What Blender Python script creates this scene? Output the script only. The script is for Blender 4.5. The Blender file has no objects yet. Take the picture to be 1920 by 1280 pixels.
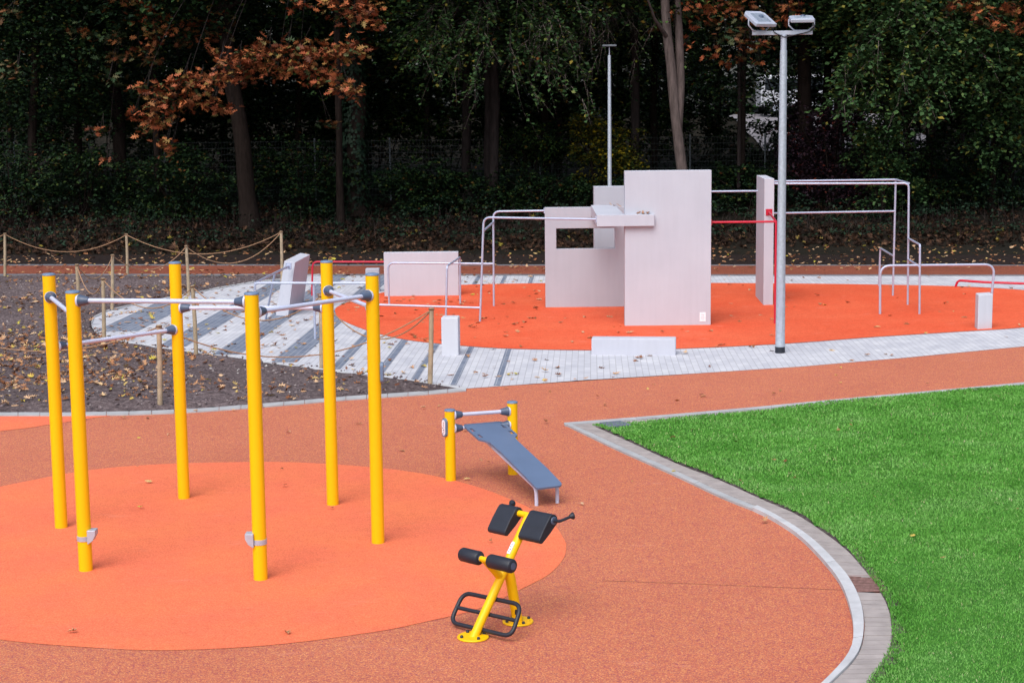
import bpy, bmesh, math, random
import numpy as np
from mathutils import Vector, Matrix, noise
random.seed(7); RNG = np.random.default_rng(11)
sc = bpy.context.scene; COL = sc.collection
# ------------------------------------------------------------------ camera
F_PX, Y_H, ROLL, CAM_H = 3150.0, 190.0, -0.011, 4.15
pitch = math.atan((640 - Y_H) / F_PX)
FW = Vector((0, math.cos(pitch), -math.sin(pitch)))
_r = Vector((1, 0, 0)); _u = _r.cross(FW)
RT = math.cos(ROLL) * _r + math.sin(ROLL) * _u
UP = -math.sin(ROLL) * _r + math.cos(ROLL) * _u
EYE = Vector((0, 0, CAM_H))
cd = bpy.data.cameras.new('camera'); cam = bpy.data.objects.new('camera', cd); COL.objects.link(cam)
cam.matrix_world = Matrix(((RT.x, UP.x, -FW.x, EYE.x), (RT.y, UP.y, -FW.y, EYE.y), (RT.z, UP.z, -FW.z, EYE.z), (0, 0, 0, 1)))
cd.sensor_fit = 'HORIZONTAL'; cd.sensor_width = 36; cd.lens = F_PX / 1920 * 36; cd.clip_end = 1000; cd.clip_start = 0.1
sc.camera = cam
# ------------------------------------------------------------------ light
SUN_EL, SUN_AZ = math.radians(52), math.radians(200)      # azimuth clockwise from +Y: behind the camera, a little left
w = bpy.data.worlds.new('World'); sc.world = w; w.use_nodes = True
nt = w.node_tree; bg = nt.nodes['Background']
sky = nt.nodes.new('ShaderNodeTexSky'); sky.sky_type = 'NISHITA'; sky.sun_disc = False
sky.sun_elevation = SUN_EL; sky.sun_rotation = SUN_AZ; sky.dust_density = 4.0; sky.ozone_density = 1.5
hs = nt.nodes.new('ShaderNodeHueSaturation'); hs.inputs['Saturation'].default_value = 0.65
nt.links.new(sky.outputs[0], hs.inputs['Color']); nt.links.new(hs.outputs[0], bg.inputs[0]); bg.inputs[1].default_value = 0.13
sl = bpy.data.lights.new('sun', 'SUN'); sl.energy = 1.5; sl.angle = math.radians(50); sl.color = (1.0, 0.98, 0.955)
so = bpy.data.objects.new('sun', sl); COL.objects.link(so)
sd = Vector((math.sin(SUN_AZ) * math.cos(SUN_EL), math.cos(SUN_AZ) * math.cos(SUN_EL), math.sin(SUN_EL)))
so.rotation_euler = sd.to_track_quat('Z', 'Y').to_euler()
sc.view_settings.view_transform = 'Standard'; sc.view_settings.look = 'None'
sc.view_settings.exposure = 0.5; sc.view_settings.gamma = 1.0
# ------------------------------------------------------------------ measuring helpers (photo pixels -> places)
def ray(x, y): return FW + RT * ((x - 960) / F_PX) + UP * ((640 - y) / F_PX)
def G(x, y, z=0.0):
    d = ray(x, y); return EYE + d * ((z - EYE.z) / d.z)
def D(x, y, Y):
    d = ray(x, y); return EYE + d * (Y / d.y)
def Pn(x, y, o, n):
    d = ray(x, y); return EYE + d * ((o - EYE).dot(n) / d.dot(n))
def zup(base, px, py): return D(px, py, base.y).z
# ------------------------------------------------------------------ object helpers
def tag(o, label=None, cat=None, group=None, kind=None):
    if label: o['label'] = label
    if cat: o['category'] = cat
    if group: o['group'] = group
    if kind: o['kind'] = kind
    return o
def empty(name, loc=(0, 0, 0), label=None, cat=None, group=None):
    o = bpy.data.objects.new(name, None); COL.objects.link(o); o.location = loc; o.empty_display_size = .1
    return tag(o, label, cat, group)
def link(name, me, mat, parent=None):
    o = bpy.data.objects.new(name, me); COL.objects.link(o)
    if mat: me.materials.append(mat)
    if parent:
        o.parent = parent
        off = Vector(parent.location) if parent.parent is None else Vector((0, 0, 0))
        o.matrix_parent_inverse = Matrix.Translation(-off)      # children keep world coordinates
    return o
def np_mesh(name, V, F, k, smooth=False):
    V = np.asarray(V, dtype=np.float32).reshape(-1, 3); F = np.asarray(F, dtype=np.int32).reshape(-1, k)
    me = bpy.data.meshes.new(name); me.vertices.add(len(V)); me.vertices.foreach_set('co', V.ravel())
    me.loops.add(F.size); me.loops.foreach_set('vertex_index', F.ravel())
    me.polygons.add(len(F)); me.polygons.foreach_set('loop_start', np.arange(0, F.size, k, dtype=np.int32))
    me.polygons.foreach_set('loop_total', np.full(len(F), k, dtype=np.int32))
    if smooth: me.polygons.foreach_set('use_smooth', np.ones(len(F), dtype=bool))
    me.update(calc_edges=True); return me
class MB:
    def __init__(s): s.v = []; s.f = []; s.sm = []
    def add(s, vs, fs, smooth=False):
        b = len(s.v); s.v += [tuple(v) for v in vs]
        for f in fs: s.f.append([i + b for i in f]); s.sm.append(smooth)
        return s
    def hexa(s, lo, hi):      # two quads (bottom, top) in matching order, counter-clockwise from above
        return s.add(list(lo) + list(hi), [(3, 2, 1, 0), (4, 5, 6, 7), (0, 1, 5, 4), (1, 2, 6, 5), (2, 3, 7, 6), (3, 0, 4, 7)])
    def box(s, c, sx, sy, sz, X=Vector((1, 0, 0)), Y=Vector((0, 1, 0)), Z=Vector((0, 0, 1))):
        c = Vector(c); q = [(-1, -1), (1, -1), (1, 1), (-1, 1)]
        lo = [c + X * (a * sx / 2) + Y * (b * sy / 2) - Z * (sz / 2) for a, b in q]
        hi = [c + X * (a * sx / 2) + Y * (b * sy / 2) + Z * (sz / 2) for a, b in q]
        return s.hexa(lo, hi)
    def prism(s, poly, vec):   # poly: list of Vectors, extruded along vec
        n = len(poly); a = [Vector(p) for p in poly]; b = [p + Vector(vec) for p in a]
        fs = [tuple(range(n))[::-1], tuple(range(n, 2 * n))] + [(i, (i + 1) % n, n + (i + 1) % n, n + i) for i in range(n)]
        return s.add(a + b, fs)
    def tube(s, pts, r, n=12, bend=0.0, cap=True, steps=6):
        pts = [Vector(p) for p in pts]; rr = r if isinstance(r, (list, tuple)) else None
        if bend > 0 and len(pts) > 2:
            out = [pts[0]]
            for i in range(1, len(pts) - 1):
                a, b, c = pts[i - 1], pts[i], pts[i + 1]
                la, lc = (a - b).length, (c - b).length; q = min(bend, la * .49, lc * .49)
                p0 = b + (a - b).normalized() * q; p1 = b + (c - b).normalized() * q
                for k in range(steps + 1):
                    t = k / steps; out.append(p0 * (1 - t) ** 2 + b * 2 * t * (1 - t) + p1 * t * t)
            out.append(pts[-1]); pts = out
        m = len(pts); T = []
        if rr and len(rr) != m: rr = [float(np.interp(i / (m - 1) * (len(rr) - 1), range(len(rr)), rr)) for i in range(m)]
        for i in range(m):
            t = (pts[min(i + 1, m - 1)] - pts[max(i - 1, 0)]); T.append(t.normalized() if t.length > 1e-9 else Vector((0, 0, 1)))
        u = T[0].orthogonal().normalized(); vs = []
        for i in range(m):
            u = (u - T[i] * u.dot(T[i])).normalized(); v = T[i].cross(u); ri = rr[i] if rr else r
            for k in range(n):
                a = 2 * math.pi * k / n; vs.append(pts[i] + (u * math.cos(a) + v * math.sin(a)) * ri)
        fs = [(i * n + k, i * n + (k + 1) % n, (i + 1) * n + (k + 1) % n, (i + 1) * n + k) for i in range(m - 1) for k in range(n)]
        s.add(vs, fs, True)
        if cap: s.add([vs[k] for k in range(n)], [tuple(range(n))[::-1]]); s.add([vs[(m - 1) * n + k] for k in range(n)], [tuple(range(n))])
        return s
    def lathe(s, c, axis, prof, n=20):   # prof: (radius, distance along axis)
        c = Vector(c); A = Vector(axis).normalized(); u = A.orthogonal().normalized(); v = A.cross(u); vs = []
        for r, h in prof:
            for k in range(n):
                a = 2 * math.pi * k / n; vs.append(c + A * h + (u * math.cos(a) + v * math.sin(a)) * r)
        m = len(prof)
        fs = [(i * n + k, i * n + (k + 1) % n, (i + 1) * n + (k + 1) % n, (i + 1) * n + k) for i in range(m - 1) for k in range(n)]
        s.add(vs, fs, True); s.add(vs[:n], [tuple(range(n))[::-1]]); s.add(vs[-n:], [tuple(range(n))]); return s
    def build(s, name, mat, parent=None, bevel=0.0, seg=2, angle=30):
        me = bpy.data.meshes.new(name); me.from_pydata(s.v, [], s.f); me.polygons.foreach_set('use_smooth', s.sm)
        if bevel > 0:
            bm = bmesh.new(); bm.from_mesh(me); bmesh.ops.remove_doubles(bm, verts=bm.verts, dist=1e-5)
            bmesh.ops.recalc_face_normals(bm, faces=bm.faces)
            es = [e for e in bm.edges if len(e.link_faces) == 2 and e.calc_face_angle(0) > math.radians(angle)]
            bmesh.ops.bevel(bm, geom=es, offset=bevel, segments=seg, affect='EDGES', profile=.5, clamp_overlap=True)
            bm.to_mesh(me); bm.free()
        me.update(); return link(name, me, mat, parent)
# ------------------------------------------------------------------ materials
def mk(name):
    m = bpy.data.materials.new(name); m.use_nodes = True; return m, m.node_tree, m.node_tree.nodes['Principled BSDF']
def ramp(t, stops, mode='LINEAR'):
    r = t.nodes.new('ShaderNodeValToRGB'); r.color_ramp.interpolation = mode; e = r.color_ramp.elements
    while len(e) < len(stops): e.new(0.5)
    for el, (p, c) in zip(e, stops): el.position = p; el.color = (*c, 1)
    return r
def nz(t, scale, detail=4, vec=None, rough=.55):
    n = t.nodes.new('ShaderNodeTexNoise'); n.inputs['Scale'].default_value = scale; n.inputs['Detail'].default_value = detail
    n.inputs['Roughness'].default_value = rough
    if vec: t.links.new(vec, n.inputs['Vector'])
    return n
def coord(t): return t.nodes.new('ShaderNodeTexCoord').outputs['Object']
def mixc(t, fac, a, b, mode='MIX'):
    m = t.nodes.new('ShaderNodeMix'); m.data_type = 'RGBA'; m.blend_type = mode
    for key, val in (('Factor', fac),):
        if hasattr(val, 'links'): t.links.new(val, m.inputs[0])
        else: m.inputs[0].default_value = val
    for idx, val in ((6, a), (7, b)):
        if hasattr(val, 'links'): t.links.new(val, m.inputs[idx])
        else: m.inputs[idx].default_value = (*val, 1)
    return m.outputs[2]
def bump(t, b, h, strength, dist=.01):
    n = t.nodes.new('ShaderNodeBump'); n.inputs['Strength'].default_value = strength; n.inputs['Distance'].default_value = dist
    t.links.new(h, n.inputs['Height']); t.links.new(n.outputs[0], b.inputs['Normal'])
def plain(name, c, rough=.5, metal=0.0, var=.12, scale=3.0, bmp=0.0, bscale=60, spec=.5):
    m, t, b = mk(name); v = coord(t); n = nz(t, scale, 5, v)
    lo = tuple(x * (1 - var) for x in c); hi = tuple(min(1, x * (1 + var)) for x in c)
    r = ramp(t, [(.3, lo), (.7, hi)]); t.links.new(n.outputs[0], r.inputs[0]); t.links.new(r.outputs[0], b.inputs['Base Color'])
    b.inputs['Roughness'].default_value = rough; b.inputs['Metallic'].default_value = metal; b.inputs['Specular IOR Level'].default_value = spec
    if bmp: bump(t, b, nz(t, bscale, 3, v).outputs[0], bmp)
    return m
def granules(name, stops, scale, tint, bmp=.25, scuff=.22, ns=.55):
    m, t, b = mk(name); v = coord(t)
    vo = t.nodes.new('ShaderNodeTexVoronoi'); vo.inputs['Scale'].default_value = scale; t.links.new(v, vo.inputs['Vector'])
    sp = t.nodes.new('ShaderNodeSeparateColor'); t.links.new(vo.outputs['Color'], sp.inputs[0])
    r = ramp(t, stops); t.links.new(sp.outputs[0], r.inputs[0])
    n = nz(t, ns, 6, v, .62); r2 = ramp(t, [(.3, tint[0]), (.7, tint[1])]); t.links.new(n.outputs[0], r2.inputs[0])
    n3 = nz(t, 7, 4, v); r3 = ramp(t, [(.35, (.93, .93, .93)), (.65, (1.0, 1.0, 1.0))]); t.links.new(n3.outputs[0], r3.inputs[0])
    c = mixc(t, 1.0, r.outputs[0], r2.outputs[0], 'MULTIPLY'); c = mixc(t, 1.0, c, r3.outputs[0], 'MULTIPLY')
    mp = t.nodes.new('ShaderNodeMapping'); mp.inputs['Scale'].default_value = (1.6, 4.2, 1); mp.inputs['Rotation'].default_value = (0, 0, .5); t.links.new(v, mp.inputs[0])
    n4 = nz(t, .9, 7, mp.outputs[0], .7); r4 = ramp(t, [(.60, (0, 0, 0)), (.74, (scuff, scuff, scuff))]); t.links.new(n4.outputs[0], r4.inputs[0])
    c = mixc(t, r4.outputs[0], c, (.80, .42, .34))
    t.links.new(c, b.inputs['Base Color']); b.inputs['Roughness'].default_value = .85; b.inputs['Specular IOR Level'].default_value = .25
    bump(t, b, vo.outputs['Distance'], bmp, .004); return m
M = {}
M['rubber'] = granules('terracotta_rubber', [(0, (.28, .07, .10)), (.3, (.47, .128, .085)), (.65, (.56, .165, .078)), (1, (.70, .33, .14))], 125, ((.92, .88, .9), (1.0, 1.0, 1.0)))
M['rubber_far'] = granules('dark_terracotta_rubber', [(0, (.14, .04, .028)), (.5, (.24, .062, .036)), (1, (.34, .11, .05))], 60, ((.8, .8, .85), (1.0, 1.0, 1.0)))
M['orange'] = granules('orange_rubber', [(0, (.64, .135, .065)), (.5, (.78, .185, .082)), (1, (.86, .24, .115))], 130, ((.96, .85, .98), (1.0, 1.02, .92)), .12, .2, 1.1)
M['orange2'] = granules('deep_orange_rubber', [(0, (.62, .085, .032)), (.5, (.72, .115, .042)), (1, (.78, .155, .065))], 60, ((.94, .74, .7), (1.0, 1.08, 1.15)), .05, .38, .7)
M['concrete'] = plain('pale_concrete', (.455, .45, .525), .8, 0, .09, 1.6, .15, 40)
M['concrete_dark'] = plain('grey_shaded_concrete', (.385, .375, .44), .8, 0, .14, 2.2, .15, 40)
M['concrete_white'] = plain('white_concrete', (.56, .56, .61), .8, 0, .1, 3, .15, 60)
M['kerb'] = plain('kerb_concrete', (.36, .37, .39), .85, 0, .15, 4, .2, 60)
M['kerb_white'] = plain('new_kerb_concrete', (.47, .48, .51), .85, 0, .14, 5, .2, 60)
M['band'] = plain('grey_brown_pavers', (.33, .295, .29), .85, 0, .16, 6, .2, 80)
M['yellow'] = plain('yellow_paint', (.88, .50, .002), .42, 0, .02, 2, spec=.3)
M['cap'] = plain('slate_blue_plastic', (.13, .20, .32), .45, 0, .06, 8)
M['clamp'] = plain('dark_blue_plastic', (.065, .095, .16), .4, 0, .1, 8)
M['steel'] = plain('brushed_steel', (.43, .48, .63), .38, .3, .06, 8)
M['white_bar'] = plain('powder_coated_bar', (.50, .55, .72), .45, .0, .05, 8)
M['red'] = plain('red_paint', (.50, .012, .04), .4, 0, .06, 4)
M['galv'] = plain('galvanised_steel', (.42, .48, .56), .5, .35, .14, 22, .05, 60)
M['galv2'] = plain('light_aluminium', (.43, .47, .57), .45, .3, .08, 10)
M['black'] = plain('black_rubber', (.012, .016, .028), .5, 0, .15, 10, .05, 200)
M['board'] = plain('slate_blue_board', (.10, .15, .255), .6, 0, .06, 3, .1, 150)
M['wood'] = plain('weathered_stake_wood', (.36, .28, .19), .85, 0, .2, 9, .2, 60)
M['rope'] = plain('hemp_rope', (.33, .19, .11), .9, 0, .2, 40, .3, 200)
M['cable'] = plain('black_cable', (.01, .012, .02), .5)
M['label_white'] = plain('white_sticker', (.80, .82, .88), .5, 0, .1, 30)
M['ink'] = plain('dark_ink', (.08, .05, .12), .6)
M['manhole'] = plain('dark_grey_plate', (.12, .14, .19), .7, 0, .3, 40, .3, 90)
M['seam'] = plain('rubber_seam', (.16, .05, .035), .9)
M['kerb_dark'] = plain('forest_shaded_kerb', (.15, .15, .17), .9, 0, .2, 4)  # forest shade put into the colour of the far kerbs
M['rust'] = plain('rusty_iron', (.23, .13, .12), .8, .1, .35, 30, .3, 90)
M['painted_void'] = plain('painted_hollow_dark', (.01, .01, .01), .9)  # near-black colour standing for the shade inside hollows
M['mesh'] = plain('fence_wire', (.03, .04, .042), .6, .0, .1, 10)
M['fence_post'] = plain('weathered_fence_post', (.10, .12, .14), .6, 0, .2, 8)
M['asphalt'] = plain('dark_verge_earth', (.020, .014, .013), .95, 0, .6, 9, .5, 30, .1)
M['street'] = plain('pale_street', (.20, .19, .21), .9, 0, .12, 1)
M['van_white'] = plain('white_van_paint', (.50, .52, .58), .3, 0, .03, 2)
M['glass'] = plain('dark_glass', (.02, .025, .03), .1)
M['tyre'] = plain('tyre_rubber', (.015, .015, .015), .8)
def concrete(name, c):
    m, t, b = mk(name); v = coord(t); mp = t.nodes.new('ShaderNodeMapping'); mp.inputs['Scale'].default_value = (7, 7, .5); t.links.new(v, mp.inputs[0])
    st = nz(t, 1.6, 5, mp.outputs[0], .6); r = ramp(t, [(.3, tuple(x * .97 for x in c)), (.7, tuple(x * 1.02 for x in c))]); t.links.new(st.outputs[0], r.inputs[0])
    bl = nz(t, 1.1, 5, v); r2 = ramp(t, [(.35, (.93, .93, .94)), (.65, (1.0, 1.0, 1.0))]); t.links.new(bl.outputs[0], r2.inputs[0])
    vo = t.nodes.new('ShaderNodeTexVoronoi'); vo.inputs['Scale'].default_value = 28; t.links.new(v, vo.inputs['Vector']); r3 = ramp(t, [(.05, (.72, .72, .74)), (.10, (1, 1, 1))]); t.links.new(vo.outputs['Distance'], r3.inputs[0])
    c1 = mixc(t, 1.0, mixc(t, 1.0, r.outputs[0], r2.outputs[0], 'MULTIPLY'), r3.outputs[0], 'MULTIPLY'); t.links.new(c1, b.inputs['Base Color']); b.inputs['Roughness'].default_value = .8
    bump(t, b, nz(t, 60, 3, v).outputs[0], .12); return m
M['concrete'] = concrete('pale_concrete', (.485, .505, .58)); M['concrete_dark'] = concrete('grey_shaded_concrete', (.41, .43, .495)); M['concrete_white'] = concrete('white_concrete', (.54, .56, .62))  # the grey copy doubles as shade painted on the window wall
def bark(name, c):
    m, t, b = mk(name); v = coord(t); mp = t.nodes.new('ShaderNodeMapping'); mp.inputs['Scale'].default_value = (9, 9, 1.6); t.links.new(v, mp.inputs[0])
    n = nz(t, 1.5, 6, mp.outputs[0], .65); r = ramp(t, [(.3, tuple(x * .5 for x in c)), (.7, tuple(x * 1.4 for x in c))])
    t.links.new(n.outputs[0], r.inputs[0]); t.links.new(r.outputs[0], b.inputs['Base Color']); b.inputs['Roughness'].default_value = .95; b.inputs['Specular IOR Level'].default_value = .06
    bump(t, b, n.outputs[0], .6, .03); return m
M['bark'] = bark('brown_bark', (.022, .016, .014)); M['bark_light'] = bark('pale_beech_bark', (.075, .058, .056)); M['bark_mid'] = bark('grey_bark', (.030, .024, .024))
M['bark_beech'] = bark('smooth_beech_bark', (.105, .082, .078))
M['twig'] = bark('bare_twig_bark', (.20, .16, .15))
def leafy(name, stops, rough=.55, trans=.0):
    m, t, b = mk(name); g = t.nodes.new('ShaderNodeNewGeometry'); r = ramp(t, stops)
    t.links.new(g.outputs['Random Per Island'], r.inputs[0]); t.links.new(r.outputs[0], b.inputs['Base Color'])
    b.inputs['Roughness'].default_value = rough; b.inputs['Specular IOR Level'].default_value = .16; return m
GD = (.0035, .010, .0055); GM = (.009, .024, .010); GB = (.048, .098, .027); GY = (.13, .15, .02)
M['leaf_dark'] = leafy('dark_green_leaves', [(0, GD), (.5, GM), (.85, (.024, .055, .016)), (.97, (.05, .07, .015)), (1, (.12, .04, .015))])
M['leaf_mid'] = leafy('mid_green_leaves', [(0, GD), (.35, GM), (.7, GB), (.92, (.06, .11, .028)), (.97, GY), (1, (.16, .055, .02))])
M['leaf_bright'] = leafy('fresh_green_leaves', [(0, (.018, .045, .018)), (.4, (.038, .085, .030)), (.8, (.06, .12, .04)), (.94, (.10, .15, .04)), (1, (.22, .17, .03))])
M['leaf_oak'] = leafy('russet_oak_leaves', [(0, (.07, .022, .012)), (.2, (.16, .045, .02)), (.4, (.34, .092, .042)), (.55, (.40, .135, .048)), (.7, (.18, .065, .03)), (.82, (.26, .15, .045)), (.92, (.08, .09, .035)), (1, (.04, .07, .03))], .5)
M['leaf_oakmix'] = leafy('turning_oak_leaves', [(0, (.16, .045, .02)), (.3, (.10, .07, .03)), (.5, (.04, .065, .03)), (.8, (.03, .06, .03)), (1, (.28, .09, .03))], .5)
M['leaf_yellow'] = leafy('yellowing_leaves', [(0, GM), (.5, (.05, .07, .015)), (.8, (.16, .13, .012)), (1, (.30, .22, .01))])
M['leaf_purple'] = leafy('purple_leaves', [(0, (.012, .008, .012)), (.6, (.022, .012, .020)), (.93, (.035, .014, .02)), (1, (.16, .03, .015))])
M['leaf_ivy'] = leafy('ivy_leaves', [(0, (.006, .016, .010)), (1, (.018, .040, .022))])
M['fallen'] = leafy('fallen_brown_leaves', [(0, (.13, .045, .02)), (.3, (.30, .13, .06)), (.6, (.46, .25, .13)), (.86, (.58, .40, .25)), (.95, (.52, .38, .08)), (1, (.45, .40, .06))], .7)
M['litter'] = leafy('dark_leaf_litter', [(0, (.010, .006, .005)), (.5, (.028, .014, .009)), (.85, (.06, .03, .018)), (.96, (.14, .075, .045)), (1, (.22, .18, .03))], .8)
def grass_mat(m):
    t = m.node_tree; b = t.nodes['Principled BSDF']; src = b.inputs['Base Color'].links[0].from_socket; v = coord(t)
    n = nz(t, 1.1, 6, v, .62); r = ramp(t, [(.32, (.60, .75, .55)), (.5, (1, 1, 1)), (.68, (1.35, 1.12, 1.6))]); t.links.new(n.outputs[0], r.inputs[0])
    t.links.new(mixc(t, 1.0, src, r.outputs[0], 'MULTIPLY'), b.inputs['Base Color']); return m
M['clod'] = leafy('soil_clod', [(0, (.07, .053, .058)), (.6, (.18, .145, .155)), (.93, (.22, .19, .19)), (1, (.48, .46, .45))], .95)
M['grassb'] = leafy('grass_blades', [(0, (.085, .25, .035)), (.5, (.12, .34, .055)), (.88, (.15, .40, .075)), (.97, (.23, .43, .12)), (1, (.38, .38, .20))], .6); grass_mat(M['grassb'])
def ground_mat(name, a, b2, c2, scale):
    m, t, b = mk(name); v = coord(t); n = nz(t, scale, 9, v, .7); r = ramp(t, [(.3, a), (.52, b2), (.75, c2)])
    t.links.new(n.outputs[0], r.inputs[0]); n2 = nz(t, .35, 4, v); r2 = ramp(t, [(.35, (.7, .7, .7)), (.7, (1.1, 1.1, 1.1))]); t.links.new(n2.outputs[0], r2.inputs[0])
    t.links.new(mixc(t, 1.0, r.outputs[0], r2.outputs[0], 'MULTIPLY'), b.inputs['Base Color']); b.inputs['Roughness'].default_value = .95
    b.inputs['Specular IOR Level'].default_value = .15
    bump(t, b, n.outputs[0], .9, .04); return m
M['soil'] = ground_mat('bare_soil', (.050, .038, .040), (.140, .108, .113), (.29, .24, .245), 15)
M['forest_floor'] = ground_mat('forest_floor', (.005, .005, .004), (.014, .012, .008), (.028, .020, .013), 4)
M['lawn'] = ground_mat('lawn_soil_green', (.035, .13, .018), (.06, .21, .03), (.085, .27, .04), 14)
def pavers(name, cols, mortar, ang):
    m, t, b = mk(name); v = coord(t); mp = t.nodes.new('ShaderNodeMapping'); mp.inputs['Rotation'].default_value = (0, 0, ang); t.links.new(v, mp.inputs[0])
    br = t.nodes.new('ShaderNodeTexBrick'); t.links.new(mp.outputs[0], br.inputs['Vector']); br.offset = .5
    br.inputs['Scale'].default_value = 1.0; br.inputs['Brick Width'].default_value = .30; br.inputs['Row Height'].default_value = .10
    br.inputs['Mortar Size'].default_value = .005; br.inputs['Color1'].default_value = (*cols[0], 1); br.inputs['Color2'].default_value = (*cols[1], 1); br.inputs['Mortar'].default_value = (*mortar, 1)
    br.inputs['Mortar Smooth'].default_value = .3
    n = nz(t, 2.2, 6, v); r2 = ramp(t, [(.3, (.82, .83, .86)), (.7, (1.05, 1.05, 1.05))]); t.links.new(n.outputs[0], r2.inputs[0])
    t.links.new(mixc(t, 1.0, br.outputs[0], r2.outputs[0], 'MULTIPLY'), b.inputs['Base Color']); b.inputs['Roughness'].default_value = .75
    bump(t, b, br.outputs['Fac'], -.3, .004); return m
ANG = math.radians(2.7)
M['paver'] = pavers('light_grey_pavers', ((.57, .58, .62), (.49, .50, .55)), (.34, .34, .37), ANG + math.pi / 2)
M['paver_dark'] = pavers('dark_grey_pavers', ((.135, .165, .23), (.19, .22, .285)), (.38, .39, .43), ANG + math.pi / 2)
# ------------------------------------------------------------------ terrain
def sst(a, b, x):
    t = min(1, max(0, (x - a) / (b - a))); return t * t * (3 - 2 * t)
def terr(x, y):
    z = .95 * sst(46.8, 56, y) + 2.3 * sst(66, 90, y)
    if y > 48: z += .12 * noise.noise(Vector((x * .35, y * .35, 3))) * sst(48, 52, y)
    return z
def build_ground():
    ys = list(np.linspace(-30, 46, 10)) + list(np.arange(46.8, 60, .5)) + list(np.arange(60, 110, 1.6)) + [120, 150, 200, 300, 420]
    xs = [-300, -150, -80] + list(np.arange(-44, 44.1, .9)) + [80, 150, 300]
    V = [(x, y, terr(x, y) - .02) for y in ys for x in xs]; n = len(xs)
    F = [(j * n + i, j * n + i + 1, (j + 1) * n + i + 1, (j + 1) * n + i) for j in range(len(ys) - 1) for i in range(n - 1)]
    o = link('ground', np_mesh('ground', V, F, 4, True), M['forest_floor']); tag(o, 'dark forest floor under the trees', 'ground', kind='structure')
build_ground()
def sheet(name, pts, z, mat, label):
    P = [G(x, y, 0) for x, y in pts]; bm = bmesh.new(); vs = [bm.verts.new((p.x, p.y, z)) for p in P]
    es = [bm.edges.new((vs[i], vs[(i + 1) % len(vs)])) for i in range(len(vs))]
    bmesh.ops.triangle_fill(bm, edges=es, use_beauty=True, normal=(0, 0, 1)); bmesh.ops.recalc_face_normals(bm, faces=bm.faces)
    for f in bm.faces:
        if f.normal.z < 0: f.normal_flip()
    me = bpy.data.meshes.new(name); bm.to_mesh(me); bm.free(); return tag(link(name, me, mat), label, name.replace('_', ' '), kind='structure')
def smooth_pts(pts, k=6):      # Catmull-Rom through pixel points
    out = []; n = len(pts)
    for i in range(n - 1):
        p0, p1, p2, p3 = [np.array(pts[min(max(j, 0), n - 1)], float) for j in (i - 1, i, i + 1, i + 2)]
        for s in range(k):
            t = s / k; out.append(tuple(.5 * (2 * p1 + (p2 - p0) * t + (2 * p0 - 5 * p1 + 4 * p2 - p3) * t * t + (3 * p1 - p0 - 3 * p2 + p3) * t ** 3)))
    out.append(tuple(pts[-1])); return out
SOIL_LOW = [(-500, 778), (0, 776), (150, 776), (330, 771), (500, 759), (640, 747), (800, 736), (874, 729)]
PAVE_LOW_L = [(172, 608), (185, 626), (230, 640), (300, 652), (400, 666), (520, 682), (640, 698), (780, 715), (874, 729)]
PAVE_UP_L = [(172, 608), (180, 594), (215, 581), (270, 569), (350, 554), (420, 540), (500, 528), (600, 517)]
PAVE_LOW_R = [(874, 729), (960, 723), (1100, 713), (1300, 701), (1500, 688), (1700, 671), (1920, 650), (2300, 612)]
sheet('rubber_path', [(-900, 790), (0, 776), (330, 771), (640, 747), (874, 729), (960, 723), (1300, 701), (1700, 671), (1920, 650), (2300, 612), (2300, 1700), (-900, 1700)], .004, M['rubber'], 'speckled terracotta rubber running surface winding through the playground')
circ_c = Vector((-2.99, 15.84)); CR = 3.45
for sx in ([(1130, 1089), (1300, 1095), (1592, 1107)],):
    P_ = [G(*p) for p in sx]; mb_ = MB()
    for a_, b_ in zip(P_[:-1], P_[1:]):
        d_ = (b_ - a_).normalized(); n_ = Vector((-d_.y, d_.x, 0)) * .003; zz_ = .0062 if sx[0][1] > 800 else .0185; mb_.add([Vector((p.x, p.y, zz_)) for p in (a_ - n_, b_ - n_, b_ + n_, a_ + n_)], [(0, 1, 2, 3)])
    tag(mb_.build('rubber_seam', M['seam']), 'fine dark seam in the near rubber' if sx[0][1] > 800 else 'fine dark seam in the orange rubber island', 'seam', kind='structure')
def disc(name, cx, cy, pts, z, mat, label):
    bm = bmesh.new(); vs = [bm.verts.new((x, y, z)) for x, y in pts]; f = bm.faces.new(vs)
    if f.normal.z < 0: f.normal_flip()
    bmesh.ops.triangulate(bm, faces=[f]); me = bpy.data.meshes.new(name); bm.to_mesh(me); bm.free(); return tag(link(name, me, mat), label, name.replace('_', ' '), kind='structure')
NEAR = [(1062, 1020), (1058, 1045), (1035, 1073), (1000, 1094), (900, 1141), (800, 1166), (700, 1186), (500, 1211), (300, 1220), (130, 1212), (0, 1200), (-150, 1176), (-290, 1120), (-330, 1050), (-240, 980), (-120, 940), (0, 913), (160, 883), (300, 871), (440, 867), (540, 867), (640, 872), (740, 881), (820, 894), (900, 915), (960, 938), (1000, 957), (1040, 985), (1062, 1020)]
disc('rubber_circle', 0, 0, [G(x, y).xy for x, y in smooth_pts(NEAR, 5)[:-1]], .008, M['orange'], 'salmon orange rubber circle under the yellow pull-up frame')
sheet('rubber_patch', smooth_pts([(-400, 781), (0, 781), (215, 779)], 4) + smooth_pts([(215, 779), (150, 788), (90, 797), (0, 809), (-400, 850)], 4)[1:], .008, M['orange'], 'orange rubber corner at the left edge beside the soil bed')
sheet('paving', smooth_pts(PAVE_UP_L, 5) + [(600, 515.5), (2400, 516.5)] + PAVE_LOW_R[::-1] + smooth_pts(PAVE_LOW_L, 5)[::-1][1:-1], .008, M['paver'], 'light grey block paving around the climbing area')
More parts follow.
